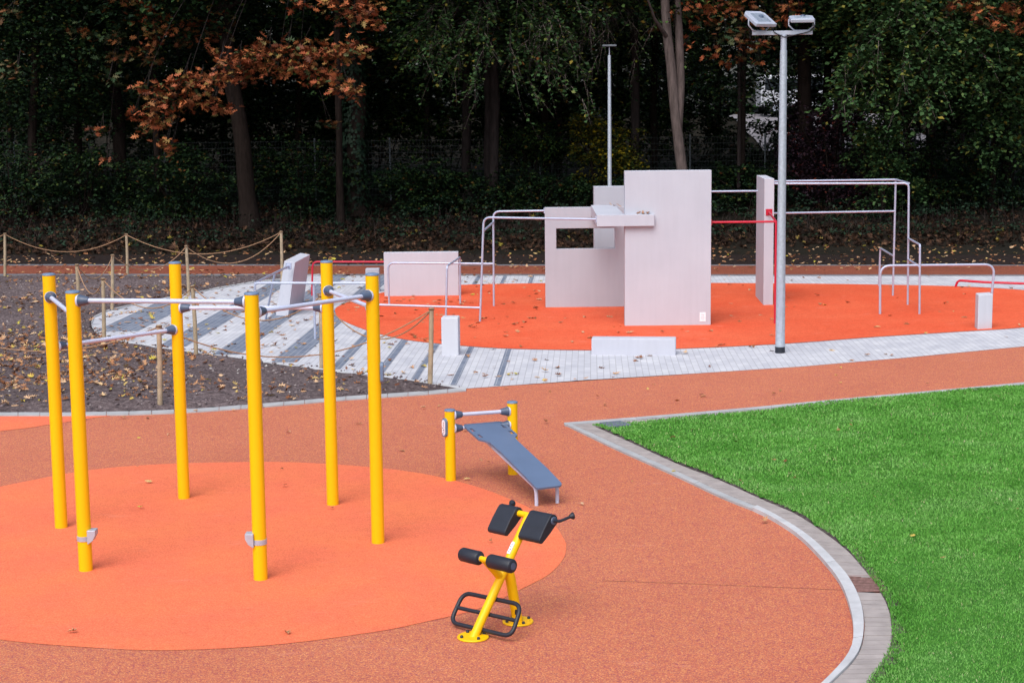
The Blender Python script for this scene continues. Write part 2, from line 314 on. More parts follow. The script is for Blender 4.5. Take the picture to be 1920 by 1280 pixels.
sheet('rubber_island', smooth_pts([(628, 585), (636, 598), (665, 612), (700, 624), (760, 638), (850, 648), (960, 655), (1150, 658), (1300, 654), (1480, 645), (1640, 633), (1800, 623), (1920, 615), (2100, 595), (2160, 575), (2050, 555), (1920, 545), (1800, 538), (1600, 534), (1400, 532), (1150, 531), (900, 534), (800, 540), (720, 549), (660, 565), (632, 577), (628, 585)], 5)[:-1], .016, M['orange2'], 'deep orange rubber surface under the concrete climbing walls')
# dark stripes in the paving, clipped to the paving outline
def poly_world(px): return [G(x, y).xy for x, y in px]
def inside(p, poly):
    c = False; n = len(poly); j = n - 1
    for i in range(n):
        a, b = poly[i], poly[j]
        if (a.y > p[1]) != (b.y > p[1]) and p[0] < (b.x - a.x) * (p[1] - a.y) / (b.y - a.y) + a.x: c = not c
        j = i
    return c
PAV = poly_world(smooth_pts(PAVE_UP_L, 5) + [(600, 515.5), (2400, 516.5)] + PAVE_LOW_R[::-1] + smooth_pts(PAVE_LOW_L, 5)[::-1][1:-1])
def uo(x, y):
    p = G(x, y); return p.x - math.tan(ANG) * (p.y - 27)
STR = [(uo(925, 725), uo(937, 725)), (uo(846, 719), uo(857.5, 719)), (uo(775, 705), uo(787.5, 705)), (uo(708, 694), uo(724, 694)), (uo(626, 684), uo(646, 684)), (uo(514, 675), uo(560, 677)),
       (uo(404, 662), uo(450, 665)), (uo(300, 648), uo(345, 653)), (uo(200, 612), uo(262, 620))]
def stripes():
    mb = MB()
    for a, b in STR:
        for y0 in np.arange(24, 44, .1):
            c = (a + b) / 2 + math.tan(ANG) * (y0 - 27)
            if inside((c - (b - a) * .45, y0), PAV) and inside((c + (b - a) * .45, y0), PAV) and inside((c, y0 + .1), PAV):
                k = math.tan(ANG) * .1
                mb.add([(c - (b - a) / 2, y0, .012), (c + (b - a) / 2, y0, .012), (c + (b - a) / 2 + k, y0 + .1, .012), (c - (b - a) / 2 + k, y0 + .1, .012)], [(0, 1, 2, 3)])
    tag(mb.build('paving_stripes', M['paver_dark']), 'slate grey paver stripes running across the light paving', 'paving', kind='structure')
stripes()
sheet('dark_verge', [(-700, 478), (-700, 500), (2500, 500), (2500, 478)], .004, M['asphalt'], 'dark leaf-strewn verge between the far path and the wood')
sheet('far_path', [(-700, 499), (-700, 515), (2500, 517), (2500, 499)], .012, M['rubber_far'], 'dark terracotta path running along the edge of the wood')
# ---- raised kerbs and paver bands: rows of stones between two outlines
def resample(pts, n):
    P = np.array([[p.x, p.y] for p in pts]); d = np.r_[0, np.cumsum(np.linalg.norm(np.diff(P, axis=0), axis=1))]
    t = np.linspace(0, d[-1], n); return np.c_[np.interp(t, d, P[:, 0]), np.interp(t, d, P[:, 1])], d[-1]
def stones(name, A, B, size, h, mat, label, gap=.004, skip=None, sub=1):
    A = [G(*p) for p in smooth_pts(A)]; B = [G(*p) for p in smooth_pts(B)]; L = resample(B, 2)[1]; n = max(2, int(L / size)) + 1
    a, _ = resample(A, (n - 1) * sub + 1); b, _ = resample(B, (n - 1) * sub + 1); mb = MB()
    for i in range(n - 1):
        hh = h + random.uniform(-.0015, .0015)
        for s in range(sub):
            k = i * sub + s; g0 = gap / size / (1 if sub == 1 else 1 / sub) if s == 0 else 0; g1 = g0 if s == 0 else 0
            q0a = a[k] + (a[k + 1] - a[k]) * g0; q0b = b[k] + (b[k + 1] - b[k]) * g0; q1a, q1b = a[k + 1], b[k + 1]
            if skip and skip((q0a + q1b) / 2): continue
            mb.add([(*q0a, 0), (*q0b, 0), (*q1b, 0), (*q1a, 0), (*q0a, hh), (*q0b, hh), (*q1b, hh), (*q1a, hh)],
                   [(4, 5, 6, 7), (0, 1, 5, 4), (1, 2, 6, 5), (2, 3, 7, 6), (3, 0, 4, 7)])
    return tag(mb.build(name, mat), label, 'kerb', kind='structure')
K = [(1057, 797), (1150, 842), (1210, 869), (1283, 902), (1350, 934), (1410, 958), (1450, 978), (1500, 1012), (1545, 1058), (1575, 1098), (1592, 1140), (1600, 1185), (1592, 1230), (1545, 1285), (1440, 1380)]
K2 = [(1066, 796), (1158, 838), (1218, 865), (1291, 898), (1357, 929), (1419, 954), (1462, 976), (1522, 1016), (1575, 1069), (1597, 1099), (1612, 1132), (1619, 1167), (1617, 1205), (1603, 1240), (1561, 1284), (1460, 1380)]
LB = [(1112, 801), (1190, 836), (1268, 872), (1350, 904), (1431, 941), (1491, 967), (1540, 999), (1589, 1037), (1628, 1082), (1648, 1111), (1663, 1139), (1671, 1175), (1667, 1224), (1634, 1275), (1560, 1380)]
i0 = 5
stones('kerb', K[:i0 + 1], K2[:i0 + 1], 1.0, .03, M['kerb'], 'thin grey kerb where the lawn tip meets the rubber', sub=4)
stones('kerb_curve', K[i0:], K2[i0:], .95, .045, M['kerb_white'], 'pale new concrete kerb stones curving round the lawn', gap=.007, sub=6)
K2b = [(x + 1.5, y - .5) for x, y in K2]
GR = [G(1588, 1082), G(1640, 1082), G(1664, 1103), G(1655, 1112), G(1605, 1112)]
gpoly = [p.xy for p in GR]
stones('paver_band', K2b, LB, .115, .024, M['band'], 'band of grey-brown pavers laid crosswise between kerb and lawn', gap=.011, skip=lambda p: inside(p, gpoly))
MU = [(1057, 796), (1200, 785), (1400, 768), (1600, 749), (1800, 731), (1920, 720), (2200, 694)]
stones('lawn_kerb', MU, [(x + 2, y + 4) for x, y in MU], 1.0, .03, M['kerb'], 'thin straight grey kerb along the upper lawn edge', sub=2)
stones('lawn_band', [(1064, 799), (1200, 789.5), (1400, 772.5), (1600, 753)], [(1110, 802), (1200, 797), (1400, 777), (1600, 755)], .15, .02, M['band'], 'pale paver row below the straight lawn kerb', gap=.005)
stones('soil_kerb', [(x, y - 1) for x, y in SOIL_LOW], [(x, y + 5) for x, y in SOIL_LOW], .3, .02, M['kerb'], 'row of grey kerb stones between soil bed and rubber', gap=.008)
stones('soil_kerb_upper', PAVE_LOW_L, [(x - 1 if y < 620 else x, y + 3.2) for x, y in PAVE_LOW_L], .9, .022, M['kerb_white'], 'light kerb line between striped paving and the soil bed', gap=.008)
stones('soil_kerb_far', PAVE_UP_L, [(x - 1, y - 2.2) for x, y in PAVE_UP_L], .9, .022, M['kerb'], 'light kerb line behind the striped paving', gap=.008)
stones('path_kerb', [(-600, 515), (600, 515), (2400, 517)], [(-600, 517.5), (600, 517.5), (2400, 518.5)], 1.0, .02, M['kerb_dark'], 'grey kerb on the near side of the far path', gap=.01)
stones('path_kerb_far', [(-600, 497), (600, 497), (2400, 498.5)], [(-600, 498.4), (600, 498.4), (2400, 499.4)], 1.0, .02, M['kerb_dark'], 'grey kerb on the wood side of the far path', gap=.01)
# ---- soil bed: bumpy mesh between the far path, paving and rubber
SOIL = poly_world([(-500, 519)] + [(590, 519)] + smooth_pts(PAVE_UP_L, 5)[::-1][1:] + smooth_pts(PAVE_LOW_L, 5)[1:] + SOIL_LOW[::-1])
def grid_patch(name, poly, cell, hf, mat, edge=.3, zb=.0):
    P = np.array([[p[0], p[1]] for p in poly]); x0, y0 = P.min(0); x1, y1 = P.max(0); x0 = max(x0, -17); x1 = min(x1, 17)
    xs = np.arange(x0, x1, cell); ys = np.arange(y0, y1, cell); X, Y = np.meshgrid(xs, ys); q = np.c_[X.ravel(), Y.ravel()]
    ins = np.zeros(len(q), bool); dist = np.full(len(q), 9.0); n = len(P)
    for i in range(n):
        a, b = P[i], P[i - 1]
        c = (a[1] > q[:, 1]) != (b[1] > q[:, 1])
        with np.errstate(divide='ignore', invalid='ignore'): xx = (b[0] - a[0]) * (q[:, 1] - a[1]) / (b[1] - a[1]) + a[0]
        ins ^= c & (q[:, 0] < xx)
        e = b - a; t = np.clip(((q - a) @ e) / max(e @ e, 1e-9), 0, 1); dist = np.minimum(dist, np.linalg.norm(q - a - t[:, None] * e, axis=1))
    f = np.clip(dist / edge, 0, 1); V = np.c_[q, np.zeros(len(q))]
    for i in np.where(ins | (dist < cell * 2))[0]: V[i, 2] = zb + hf(q[i, 0], q[i, 1]) * f[i]
    V[~ins, 2] = zb - .0; nx = len(xs); I = np.arange(len(q)).reshape(len(ys), nx)
    Fq = np.stack([I[:-1, :-1], I[:-1, 1:], I[1:, 1:], I[1:, :-1]], -1).reshape(-1, 4); ok = ins[Fq].all(1)
    Fq = Fq[ok]; used = np.unique(Fq); rm = np.full(len(q), -1); rm[used] = np.arange(len(used))
    return link(name, np_mesh(name, V[used], rm[Fq], 4, True), mat), (P, ins)
def soil_h(x, y):
    v = Vector((x, y, 0)); m = math.exp(-((x + 6.2) ** 2 + (y - 23.6) ** 2) / 1.2) * .10
    return .05 + .05 * noise.noise(v * .9) + .03 * noise.noise(v * 3.1) + .022 * noise.noise(v * 8) + .015 * noise.noise(v * 19) + m
o, _ = grid_patch('soil_bed', SOIL, .06, soil_h, M['soil'], .35, .006); tag(o, 'bare dark soil bed strewn with fallen leaves inside the rope fence', 'soil', kind='structure')
# ---- lawn
LAWN = poly_world([(1110, 801.5)] + [(1200, 797), (1400, 776), (1600, 754), (1800, 735), (1920, 724.5), (2300, 688), (2500, 1000), (2300, 1500), (1500, 1500)] + smooth_pts(LB)[::-1][:-1])
bm_ = [Vector((p.x, p.y, .012)) for p in LAWN]; tag(MB().add(bm_, [tuple(range(len(bm_)))]).build('lawn_soil', M['soil']), 'thin line of bare soil showing along the lawn edge', 'soil', kind='structure')
def lawn_h(x, y):
    v = Vector((x, y, 5)); return .02 + .03 * noise.noise(v * .7) + .01 * noise.noise(v * 3)
o, _ = grid_patch('lawn', LAWN, .12, lawn_h, M['lawn'], .25, .02); tag(o, 'green lawn surface', 'lawn', kind='structure')
def points_in(poly, n, x0=None, x1=None, y0=None, y1=None, dens=None):
    P = np.array([[p[0], p[1]] for p in poly]); lo = P.min(0); hi = P.max(0)
    if x0 is not None: lo[0] = max(lo[0], x0)
    if x1 is not None: hi[0] = min(hi[0], x1)
    if y0 is not None: lo[1] = max(lo[1], y0)
    if y1 is not None: hi[1] = min(hi[1], y1)
    q = RNG.uniform(lo, hi, (n, 2)); ins = np.zeros(n, bool)
    for i in range(len(P)):
        a, b = P[i], P[i - 1]; c = (a[1] > q[:, 1]) != (b[1] > q[:, 1])
        with np.errstate(divide='ignore', invalid='ignore'): xx = (b[0] - a[0]) * (q[:, 1] - a[1]) / (b[1] - a[1]) + a[0]
        ins ^= c & (q[:, 0] < xx)
    return q[ins]
def patchy(q, s, seed=0):
    return np.array([noise.noise(Vector((x * s, y * s, seed))) for x, y in q])
def grass():
    Vs = []; qs = []
    for (y0, y1, n, hgt, wd) in ((10.6, 14.5, 240000, .021, .0036), (14.5, 18, 190000, .023, .0048), (18, 27, 210000, .028, .0072)):
        q = points_in(LAWN, n, .2, 9, y0, y1)
        q = q[np.abs(q[:, 0]) < q[:, 1] * .32 + .6]; k = len(q); z = np.array([lawn_h(a_, b_) for a_, b_ in q]) + .016
        a = RNG.uniform(0, 2 * np.pi, k); tl = RNG.uniform(0, 2 * np.pi, k)
        big = np.sin(q[:, 0] * 1.7 + np.sin(q[:, 1] * 1.3) * 2) * .5 + np.sin(q[:, 1] * 2.3 + q[:, 0] * .8) * .5
        h = hgt * RNG.uniform(.55, 1.25, k) * (1 + .12 * big); ln = h * RNG.uniform(.2, .9, k); W = wd * RNG.uniform(.7, 1.3, k)
        c = np.c_[q, z]; dx = np.c_[np.cos(a), np.sin(a), 0 * a] * W[:, None]; L = np.c_[np.cos(tl) * ln, np.sin(tl) * ln, h]
        Vs.append(np.stack([c - dx, c + dx, c + L * .55 + dx * .6 + np.c_[0 * a, 0 * a, h * .12], c + L, ], 1).reshape(-1, 3))
    V = np.concatenate(Vs); n = len(V) // 4; Fq = np.arange(n * 4).reshape(n, 4)
    tag(link('grass', np_mesh('grass', V, Fq, 4), M['grassb']), 'short dense green grass blades of the lawn', 'grass', kind='stuff')
grass()
# ------------------------------------------------------------------ leaves
T_OAK = np.array([(0, 0), (.07, .14), (.30, .14), (.09, .29), (.42, .48), (.10, .50), (.32, .80), (.08, .70), (.10, .86), (0, 1.0), (-.10, .86), (-.08, .70), (-.32, .80), (-.10, .50), (-.42, .48), (-.09, .29), (-.30, .14), (-.07, .14)])
def frames(n, tilt, droop=0.0, axes=None):
    a = RNG.uniform(0, 2 * np.pi, n); N = np.c_[RNG.normal(0, tilt, n), RNG.normal(0, tilt, n), np.ones(n)]; N /= np.linalg.norm(N, axis=1)[:, None]
    A = np.c_[np.cos(a), np.sin(a), RNG.normal(-droop, .25, n)] if axes is None else axes
    A = A - N * (A * N).sum(1)[:, None]; A /= np.linalg.norm(A, axis=1)[:, None] + 1e-9
    return A, N, np.cross(N, A)
def oak_leaves(C, S, tilt=.7, droop=.3, curl=.25):
    n = len(C); A, N, B = frames(n, tilt, droop); tpl = T_OAK; m = len(tpl); cu = RNG.uniform(-curl, curl, n) ; cv = RNG.uniform(0, curl * 1.5, n)
    x = tpl[:, 0][None] * S[:, None]; y = tpl[:, 1][None] * S[:, None]; z = (cu[:, None] * (tpl[:, 1][None] - .4) ** 2 * 2 + cv[:, None] * np.abs(tpl[:, 0][None])) * S[:, None]
    V = C[:, None] + B[:, None] * x[..., None] + A[:, None] * y[..., None] + N[:, None] * z[..., None]
    mid = C[:, None] + A[:, None] * (S * .45)[:, None, None]; V = np.concatenate([V, mid], 1).reshape(-1, 3)
    i = np.arange(m); tri = np.c_[i, (i + 1) % m, np.full(m, m)]; F = (np.arange(n)[:, None, None] * (m + 1) + tri[None]).reshape(-1, 3)
    return V, F
def quad_leaves(C, S, A, N, B, wid=.34, fold=.10):
    V = np.stack([C, C + A * (S * .5)[:, None] + B * (S * wid)[:, None] + N * (S * fold)[:, None], C + A * S[:, None], C + A * (S * .5)[:, None] - B * (S * wid)[:, None] + N * (S * fold)[:, None]], 1).reshape(-1, 3)
    return V, np.arange(len(C) * 4).reshape(-1, 4)
def sprays(P, O, L, nl, S, flat=.35, droop=.35):
    """P spray roots, O outward directions, L lengths: nl leaves along each drooping twig"""
    n = len(P); t = np.linspace(.1, 1, nl)[None]; side = np.cross(O, np.array([0, 0, 1.0])); side /= np.linalg.norm(side, axis=1)[:, None] + 1e-9
    C = P[:, None] + O[:, None] * (L[:, None] * t)[..., None]; C[..., 2] -= droop * L[:, None] * t ** 2
    C += side[:, None] * (RNG.uniform(-1, 1, (n, nl)) * L[:, None] * flat)[..., None]; C += RNG.normal(0, .04, C.shape) * L[:, None, None]
    C = C.reshape(-1, 3); k = len(C); ax = np.repeat(O, nl, 0) + RNG.normal(0, .6, (k, 3)); ax[:, 2] -= .25
    A, N, B = frames(k, .55, 0, ax); return quad_leaves(C, S * RNG.uniform(.7, 1.3, k), A, N, B)
def twigs(P, O, L, r=.008, droop=.35):
    n = len(P); ts = np.array([0, .35, .7, 1.0]); C = P[:, None] + O[:, None] * (L[:, None] * ts[None])[..., None]; C[..., 2] -= droop * L[:, None] * ts[None] ** 2
    Vs = []; up = np.array([0, 0, 1.0]); side = np.cross(O, up); side /= np.linalg.norm(side, axis=1)[:, None] + 1e-9
    for k in range(3):
        a = 2 * math.pi * k / 3; Vs.append(C + (side[:, None] * math.cos(a) + up * math.sin(a)) * (r * (1 - .8 * ts))[None, :, None])
    V = np.stack(Vs, 2).reshape(-1, 3); F = []
    base = np.arange(n)[:, None] * 12
    for s in range(3):
        for k in range(3):
            a, b = s * 3 + k, s * 3 + (k + 1) % 3; F.append(np.concatenate([base + a, base + b, base + b + 3, base + a + 3], 1))
    return V, np.concatenate(F)
def crown_points(center, rad, n, blobs):
    c = np.array(center); r = np.array(rad); b = RNG.normal(0, 1, (blobs, 3)); b /= np.linalg.norm(b, axis=1)[:, None]; b *= RNG.uniform(.35, .95, (blobs, 1))
    pick = RNG.integers(0, blobs, n); d = RNG.normal(0, 1, (n, 3)); d /= np.linalg.norm(d, axis=1)[:, None]; br = RNG.uniform(.15, .32, blobs)
    P = b[pick] + d * (br[pick] * RNG.uniform(.3, 1, n) ** .5)[:, None]
    O = d + P * .7; O[:, 2] *= .35; O /= np.linalg.norm(O, axis=1)[:, None]; return c + P * r, O
def trunk_mb(pts, radii, limbs=4, top_spread=2.5, seed=0):
    rnd = random.Random(seed); mb = MB(); P = []; R = []
    for i in range(len(pts) - 1):
        for s in range(5):
            t = s / 5; p = Vector(pts[i]).lerp(Vector(pts[i + 1]), t); r = radii[i] * (1 - t) + radii[i + 1] * t
            p += Vector((noise.noise(p * .7 + Vector((seed, 0, 0))), noise.noise(p * .7 + Vector((0, seed, 9))), 0)) * r * .5; P.append(p); R.append(r * (1 + .08 * noise.noise(p * 3)))
    P.append(Vector(pts[-1])); R.append(radii[-1]); R[0] *= 1.35; R[1] *= 1.1
    mb.tube(P, R, 12)
    for k in range(limbs):
        i = rnd.randint(len(P) // 2, len(P) - 2); p = P[i]; a = rnd.uniform(0, 6.28); L = rnd.uniform(.6, 1) * top_spread
        q = p + Vector((math.cos(a), math.sin(a), .5)) * L * .5; e = p + Vector((math.cos(a), math.sin(a), .75)) * L
        mb.tube([p, q, e], [R[i] * .5, R[i] * .3, R[i] * .1], 7, cap=False)
    return mb
def add_crown(parent, parts, mat, name='crown'):
    V = []; F = []; b = 0
    for v, f in parts: V.append(v); F.append(f + b); b += len(v)
    return link(name, np_mesh(name, np.concatenate(V), np.concatenate(F), 4), M[mat], parent)
SEED = [100]
def tree(name, label, px, Y, pyb, wpx, topz, bark_m, leaf_m, cz, rad, ns, ls=.13, lean=0.0, coff=(0, 0), nl=18, twig=0, extra=None, group='trees in the wood', cat='tree', blobs=26, upper=True, ztop=None):
    SEED[0] += 1; b = D(px, pyb, Y); bx = b.x; bz = terr(bx, Y) - .1
    r = wpx * Y / F_PX / 2; p1 = D(px + lean, 20, Y); t = empty(name, (bx, Y, bz), label, cat, group)
    pts = [(bx, Y, bz), (bx + (p1.x - bx) * .35, Y, bz + (p1.z - bz) * .4), (p1.x, Y, p1.z), (p1.x + (p1.x - bx) * .4, Y + .3, topz)]
    trunk_mb(pts, [r, r * .9, r * .75, r * .2], 5, rad[0] * .6, SEED[0]).build('trunk', M[bark_m], t)
    ns = int(ns * 1.5); cz = cz - 1.2
    if ns:
        P, O = crown_points((p1.x + coff[0], Y + coff[1], cz), rad, ns, blobs); L = RNG.uniform(.5, 1.1, ns)
        low = P[:, 2] < 9.0; parts = [sprays(P[low], O[low], L[low], nl, ls)]
        hi = ~low
        if hi.any(): parts.append(sprays(P[hi], O[hi], L[hi] * 1.3, max(6, nl // 2), ls * 2.3))
        add_crown(t, parts, leaf_m)
        if twig:
            idx = np.where(low)[0][:twig]; v, f = twigs(P[idx] - O[idx] * .4, O[idx], L[idx] * 1.6, .009); link('twigs', np_mesh('twigs', v, f, 4), M['bark_light'], t)
    return t
# ------------------------------------------------------------------ the wood, front row
TR = 'trees in the wood'
tree('leaning_tree', 'thick dark brown trunk leaning left, standing behind the rope fence at the forest edge', 470, 51, 452, 34, 15, 'bark', 'leaf_dark', 10.5, (5, 4, 4.4), 700, .16, -50, (0, 1))
bt = tree('beech_tree', 'tall pale forked beech trunk directly above the tall concrete wall, slightly leaning', 1290, 49.6, 330, 22, 16, 'bark_beech', 'leaf_mid', 10.4, (4.6, 3.0, 3.2), 600, .16, -44, (.4, 2.2), twig=160)
MB().tube([D(1271, 275, 49.66), D(1276, 175, 49.68), D(1273, 50, 49.8), D(1264, -160, 50.2)], [.10, .14, .12, .08], 12, bend=.8).build('second_stem', M['bark_beech'], bt)
tree('forked_tree', 'slim grey-brown trunk that forks at eye level, left of the lamp post in the wood', 918, 54.5, 400, 21, 15, 'bark_mid', 'leaf_mid', 9.4, (4.6, 3.6, 4.8), 900, .16, -6, (.4, -1.2), twig=300)
tree('straight_tree', 'straight grey-brown trunk next to the forked one, on its left', 876, 55.5, 400, 19, 15, 'bark_mid', 'leaf_mid', 9.8, (4.0, 3.2, 4.8), 620, .13, -3, (-1.5, -.6))
tree('broad_tree', 'broad dark trunk just right of the near lamp post top', 1512, 54, 400, 30, 16, 'bark', 'leaf_dark', 10.5, (4.6, 3.6, 4.4), 560, .14, -8, (0, 1.2))
tree('slanting_tree', 'dark slanting trunk between the broad dark trunk and the pale one', 1540, 57, 400, 16, 14, 'bark', 'leaf_dark', 10.5, (3.2, 3, 3.5), 240, .14, 18)
tree('pale_tree', 'smooth pale grey trunk partly hidden by purple leaves', 1571, 58, 400, 25, 16, 'bark_light', 'leaf_mid', 10.5, (4, 3.6, 4), 400, .14, 4)
tree('slim_tree', 'very slim straight stem between the beech and the near lamp post', 1385, 53, 420, 8, 11, 'bark_mid', 'leaf_dark', 8, (2.2, 2, 2.6), 180, .12, 1)
tree('dark_tree', 'straight dark trunk in deep shade near the left edge of the wood', 62, 54, 420, 18, 15, 'bark', 'leaf_dark', 8.6, (4.4, 3.2, 4.2), 900, .14, 8, (0, -.5))
tree('shaded_tree', 'slender shaded trunk left of the crooked one at the far left', 148, 56, 400, 16, 15, 'bark', 'leaf_dark', 9.6, (4, 3, 4.2), 520, .14, -4)
tree('crooked_tree', 'crooked trunk leaning left between the far left stems and the big leaning one', 236, 55, 400, 26, 15, 'bark', 'leaf_dark', 9.4, (4.2, 3.2, 4.2), 620, .14, -40)
tree('right_edge_tree', 'tree with bright green foliage hanging low above the silver bars on the right', 1700, 54, 400, 10, 15, 'bark', 'leaf_bright', 8.3, (4.9, 3.0, 4.0), 1500, .16, 6, (1.0, -2.0), nl=18, twig=200, blobs=34)
tree('corner_tree', 'green tree filling the upper right corner', 1885, 53, 400, 18, 15, 'bark', 'leaf_bright', 8.2, (4.2, 3.0, 4.4), 1100, .16, 4, (0.6, -1.5), blobs=30)
tree('thin_slanted_tree', 'thin slanted stem below the green hanging foliage', 1652, 56, 400, 8, 9, 'bark_mid', 'leaf_dark', 9, (2, 2, 2.4), 120, .12, 20)
tree('twin_tree', 'left stem of the dark pair behind the low green branch at the centre', 1024, 60, 380, 18, 16, 'bark', 'leaf_dark', 9.5, (4.4, 3.4, 4.6), 560, .14, -4)
tree('twin_tree', 'right stem of the dark pair behind the low green branch at the centre', 1046, 61, 380, 16, 16, 'bark_mid', 'leaf_dark', 9.5, (4.2, 3.4, 4.6), 520, .14, 6)
tree('distant_tree', 'slim dark trunk just right of the far lamp post', 1225, 60, 380, 15, 15, 'bark', 'leaf_mid', 9, (4, 3, 4.8), 560, .13, 4)
tree('distant_tree', 'slender grey stem right of the ivy covered trunk', 802, 60, 380, 13, 15, 'bark_mid', 'leaf_mid', 9.0, (4.2, 3.4, 4.8), 720, .13, -2)
tree('distant_tree', 'dim trunk between the leaning trunk and the ivy covered trunk', 560, 60, 380, 14, 15, 'bark', 'leaf_dark', 8.6, (4.4, 3.4, 4.8), 760, .14, 3)
tree('distant_tree', 'dim trunk in shade behind the hanging russet branch', 335, 61, 380, 14, 15, 'bark', 'leaf_dark', 8.4, (4.6, 3.4, 4.6), 800, .14, 3)
tree('distant_tree', 'reddish brown stem below the green foliage right of the pale trunk', 1612, 59, 400, 12, 15, 'bark', 'leaf_dark', 9.4, (4.2, 3.2, 4.6), 560, .14, 2)
tree('distant_tree', 'dark stem near the right edge behind the wire fence', 1800, 60, 400, 15, 15, 'bark', 'leaf_dark', 8.6, (4.6, 3.4, 4.8), 800, .14, 2)
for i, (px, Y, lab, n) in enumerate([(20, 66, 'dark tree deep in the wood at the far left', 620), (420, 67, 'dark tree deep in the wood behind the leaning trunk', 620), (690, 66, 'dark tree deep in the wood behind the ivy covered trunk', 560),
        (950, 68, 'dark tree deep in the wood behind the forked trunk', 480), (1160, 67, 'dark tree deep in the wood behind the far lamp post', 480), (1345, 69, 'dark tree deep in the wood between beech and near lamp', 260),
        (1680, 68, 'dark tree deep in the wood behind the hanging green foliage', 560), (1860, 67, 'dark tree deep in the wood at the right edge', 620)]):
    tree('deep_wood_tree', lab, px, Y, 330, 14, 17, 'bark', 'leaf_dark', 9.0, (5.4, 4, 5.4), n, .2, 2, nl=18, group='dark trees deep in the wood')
# ivy covered trunk
def ivy():
    b = D(668, 400, 53); t = empty('ivy_tree', (b.x, 53, terr(b.x, 53)), 'trunk wrapped in dark ivy below the russet oak leaves', 'tree', TR)
    trunk_mb([(b.x, 53, .6), (b.x + .1, 53, 4), (b.x, 53, 8), (b.x, 53.3, 15)], [.3, .26, .24, .06], 5, 3, 77).build('trunk', M['bark'], t)
    n = 2600; a = RNG.uniform(0, 2 * np.pi, n); z = RNG.uniform(.6, 8.5, n); r = .34 + .14 * np.sin(z * 2.1 + a * 2) * RNG.uniform(0, 1, n) + .1 * RNG.uniform(0, 1, n)
    C = np.c_[b.x + np.cos(a) * r, 53 + np.sin(a) * r, z]; out = np.c_[np.cos(a), np.sin(a), .3 + 0 * a]; ax = np.c_[RNG.normal(0, .5, n), RNG.normal(0, .5, n), -np.ones(n)]
    N = out / np.linalg.norm(out, axis=1)[:, None]; A = ax - N * (ax * N).sum(1)[:, None]; A /= np.linalg.norm(A, axis=1)[:, None]; B = np.cross(N, A)
    v, f = quad_leaves(C, RNG.uniform(.08, .15, n), A, N, B, .45, -.05); link('ivy', np_mesh('ivy', v, f, 4), M['leaf_ivy'], t)
    P, O = crown_points((b.x, 53.4, 10.5), (4.4, 3.2, 4.2), 420, 22); add_crown(t, [sprays(P, O, RNG.uniform(.5, 1, 420), 14, .2)], 'leaf_dark')
ivy()
# red oaks: trunk out of sight above, sprays of lobed leaves hanging in front of the wood
def oak(label, root_px, Y, clusters, mat2=None, seed=1, per=1.0):
    rnd = random.Random(seed); b = D(root_px, 400, Y + 3.5); t = empty('red_oak', (b.x, Y + 3.5, terr(b.x, Y + 3.5) - .1), label, 'tree', 'red oaks with russet leaves')
    trunk_mb([(b.x, Y + 3.5, terr(b.x, Y + 3.5) - .1), (b.x, Y + 3.4, 5), (b.x + .1, Y + 3.2, 9), (b.x, Y + 3.4, 15)], [.11, .10, .10, .05], 5, 3, seed + 40).build('trunk', M['bark'], t)
    Cs = []; Ss = []; Cg = []; Sg = []; mb = MB(); xr = []
    for (px, py, rp, kind) in clusters:
        Yc = Y + rnd.uniform(-.7, .7); c = D(px, py, Yc); R = rp * Yc / F_PX; n = int(per * max(10, 4.6 * (rp / 9.0) ** 2))
        p = RNG.normal(0, .5, (n, 3)); p[:, 2] *= .7; p = np.array(c) + p * R * np.array([1.0, .8, .8]); s = RNG.uniform(.15, .30, n)
        (Cg if kind else Cs).append(p); (Sg if kind else Ss).append(s)
        root = Vector((c.x + (b.x - c.x) * .35 + rnd.uniform(-.3, .3), Y + 2.2, 8.4 + rnd.uniform(-.1, .1))); mid = root.lerp(c, .6) + Vector((0, 0, .35)); xr.append(root.x)
        if len(xr) % 4 == 1: mb.tube([root, mid, c], [.012, .008, .004], 5, bend=.6, cap=False)
        for k in range(3):
            e = c + Vector((rnd.uniform(-1, 1), rnd.uniform(-.6, .6), rnd.uniform(-.8, .5))) * R; mb.tube([mid.lerp(c, rnd.uniform(.5, 1)), c.lerp(e, .5), e], [.008, .006, .003], 4, cap=False)
    mb.tube([(b.x, Y + 3.4, 8.0), (b.x, Y + 2.4, 8.35), (min(xr) - .2, Y + 2.2, 8.45)], [.09, .06, .02], 7, bend=.5); mb.tube([(b.x, Y + 2.4, 8.35), (max(xr + [b.x + .3]) + .2, Y + 2.2, 8.45)], [.06, .02], 7)
    mb.build('branches', M['bark_mid'], t)
    if Cs: v, f = oak_leaves(np.concatenate(Cs), np.concatenate(Ss)); link('crown', np_mesh('crown', v, f, 3), M['leaf_oak'], t)
    if Cg: v, f = oak_leaves(np.concatenate(Cg), np.concatenate(Sg)); link('crown', np_mesh('crown', v, f, 3), M['leaf_oakmix'], t)
    # unseen upper crown, widened forward to cast shade on the wood
    P, O = crown_points((b.x, Y + .8, 12.4), (5.6, 4.6, 3.6), 620, 30); add_crown(t, [sprays(P, O, RNG.uniform(.6, 1.1, 620), 10, .38)], 'leaf_dark', 'upper_shade_crown')
    return t
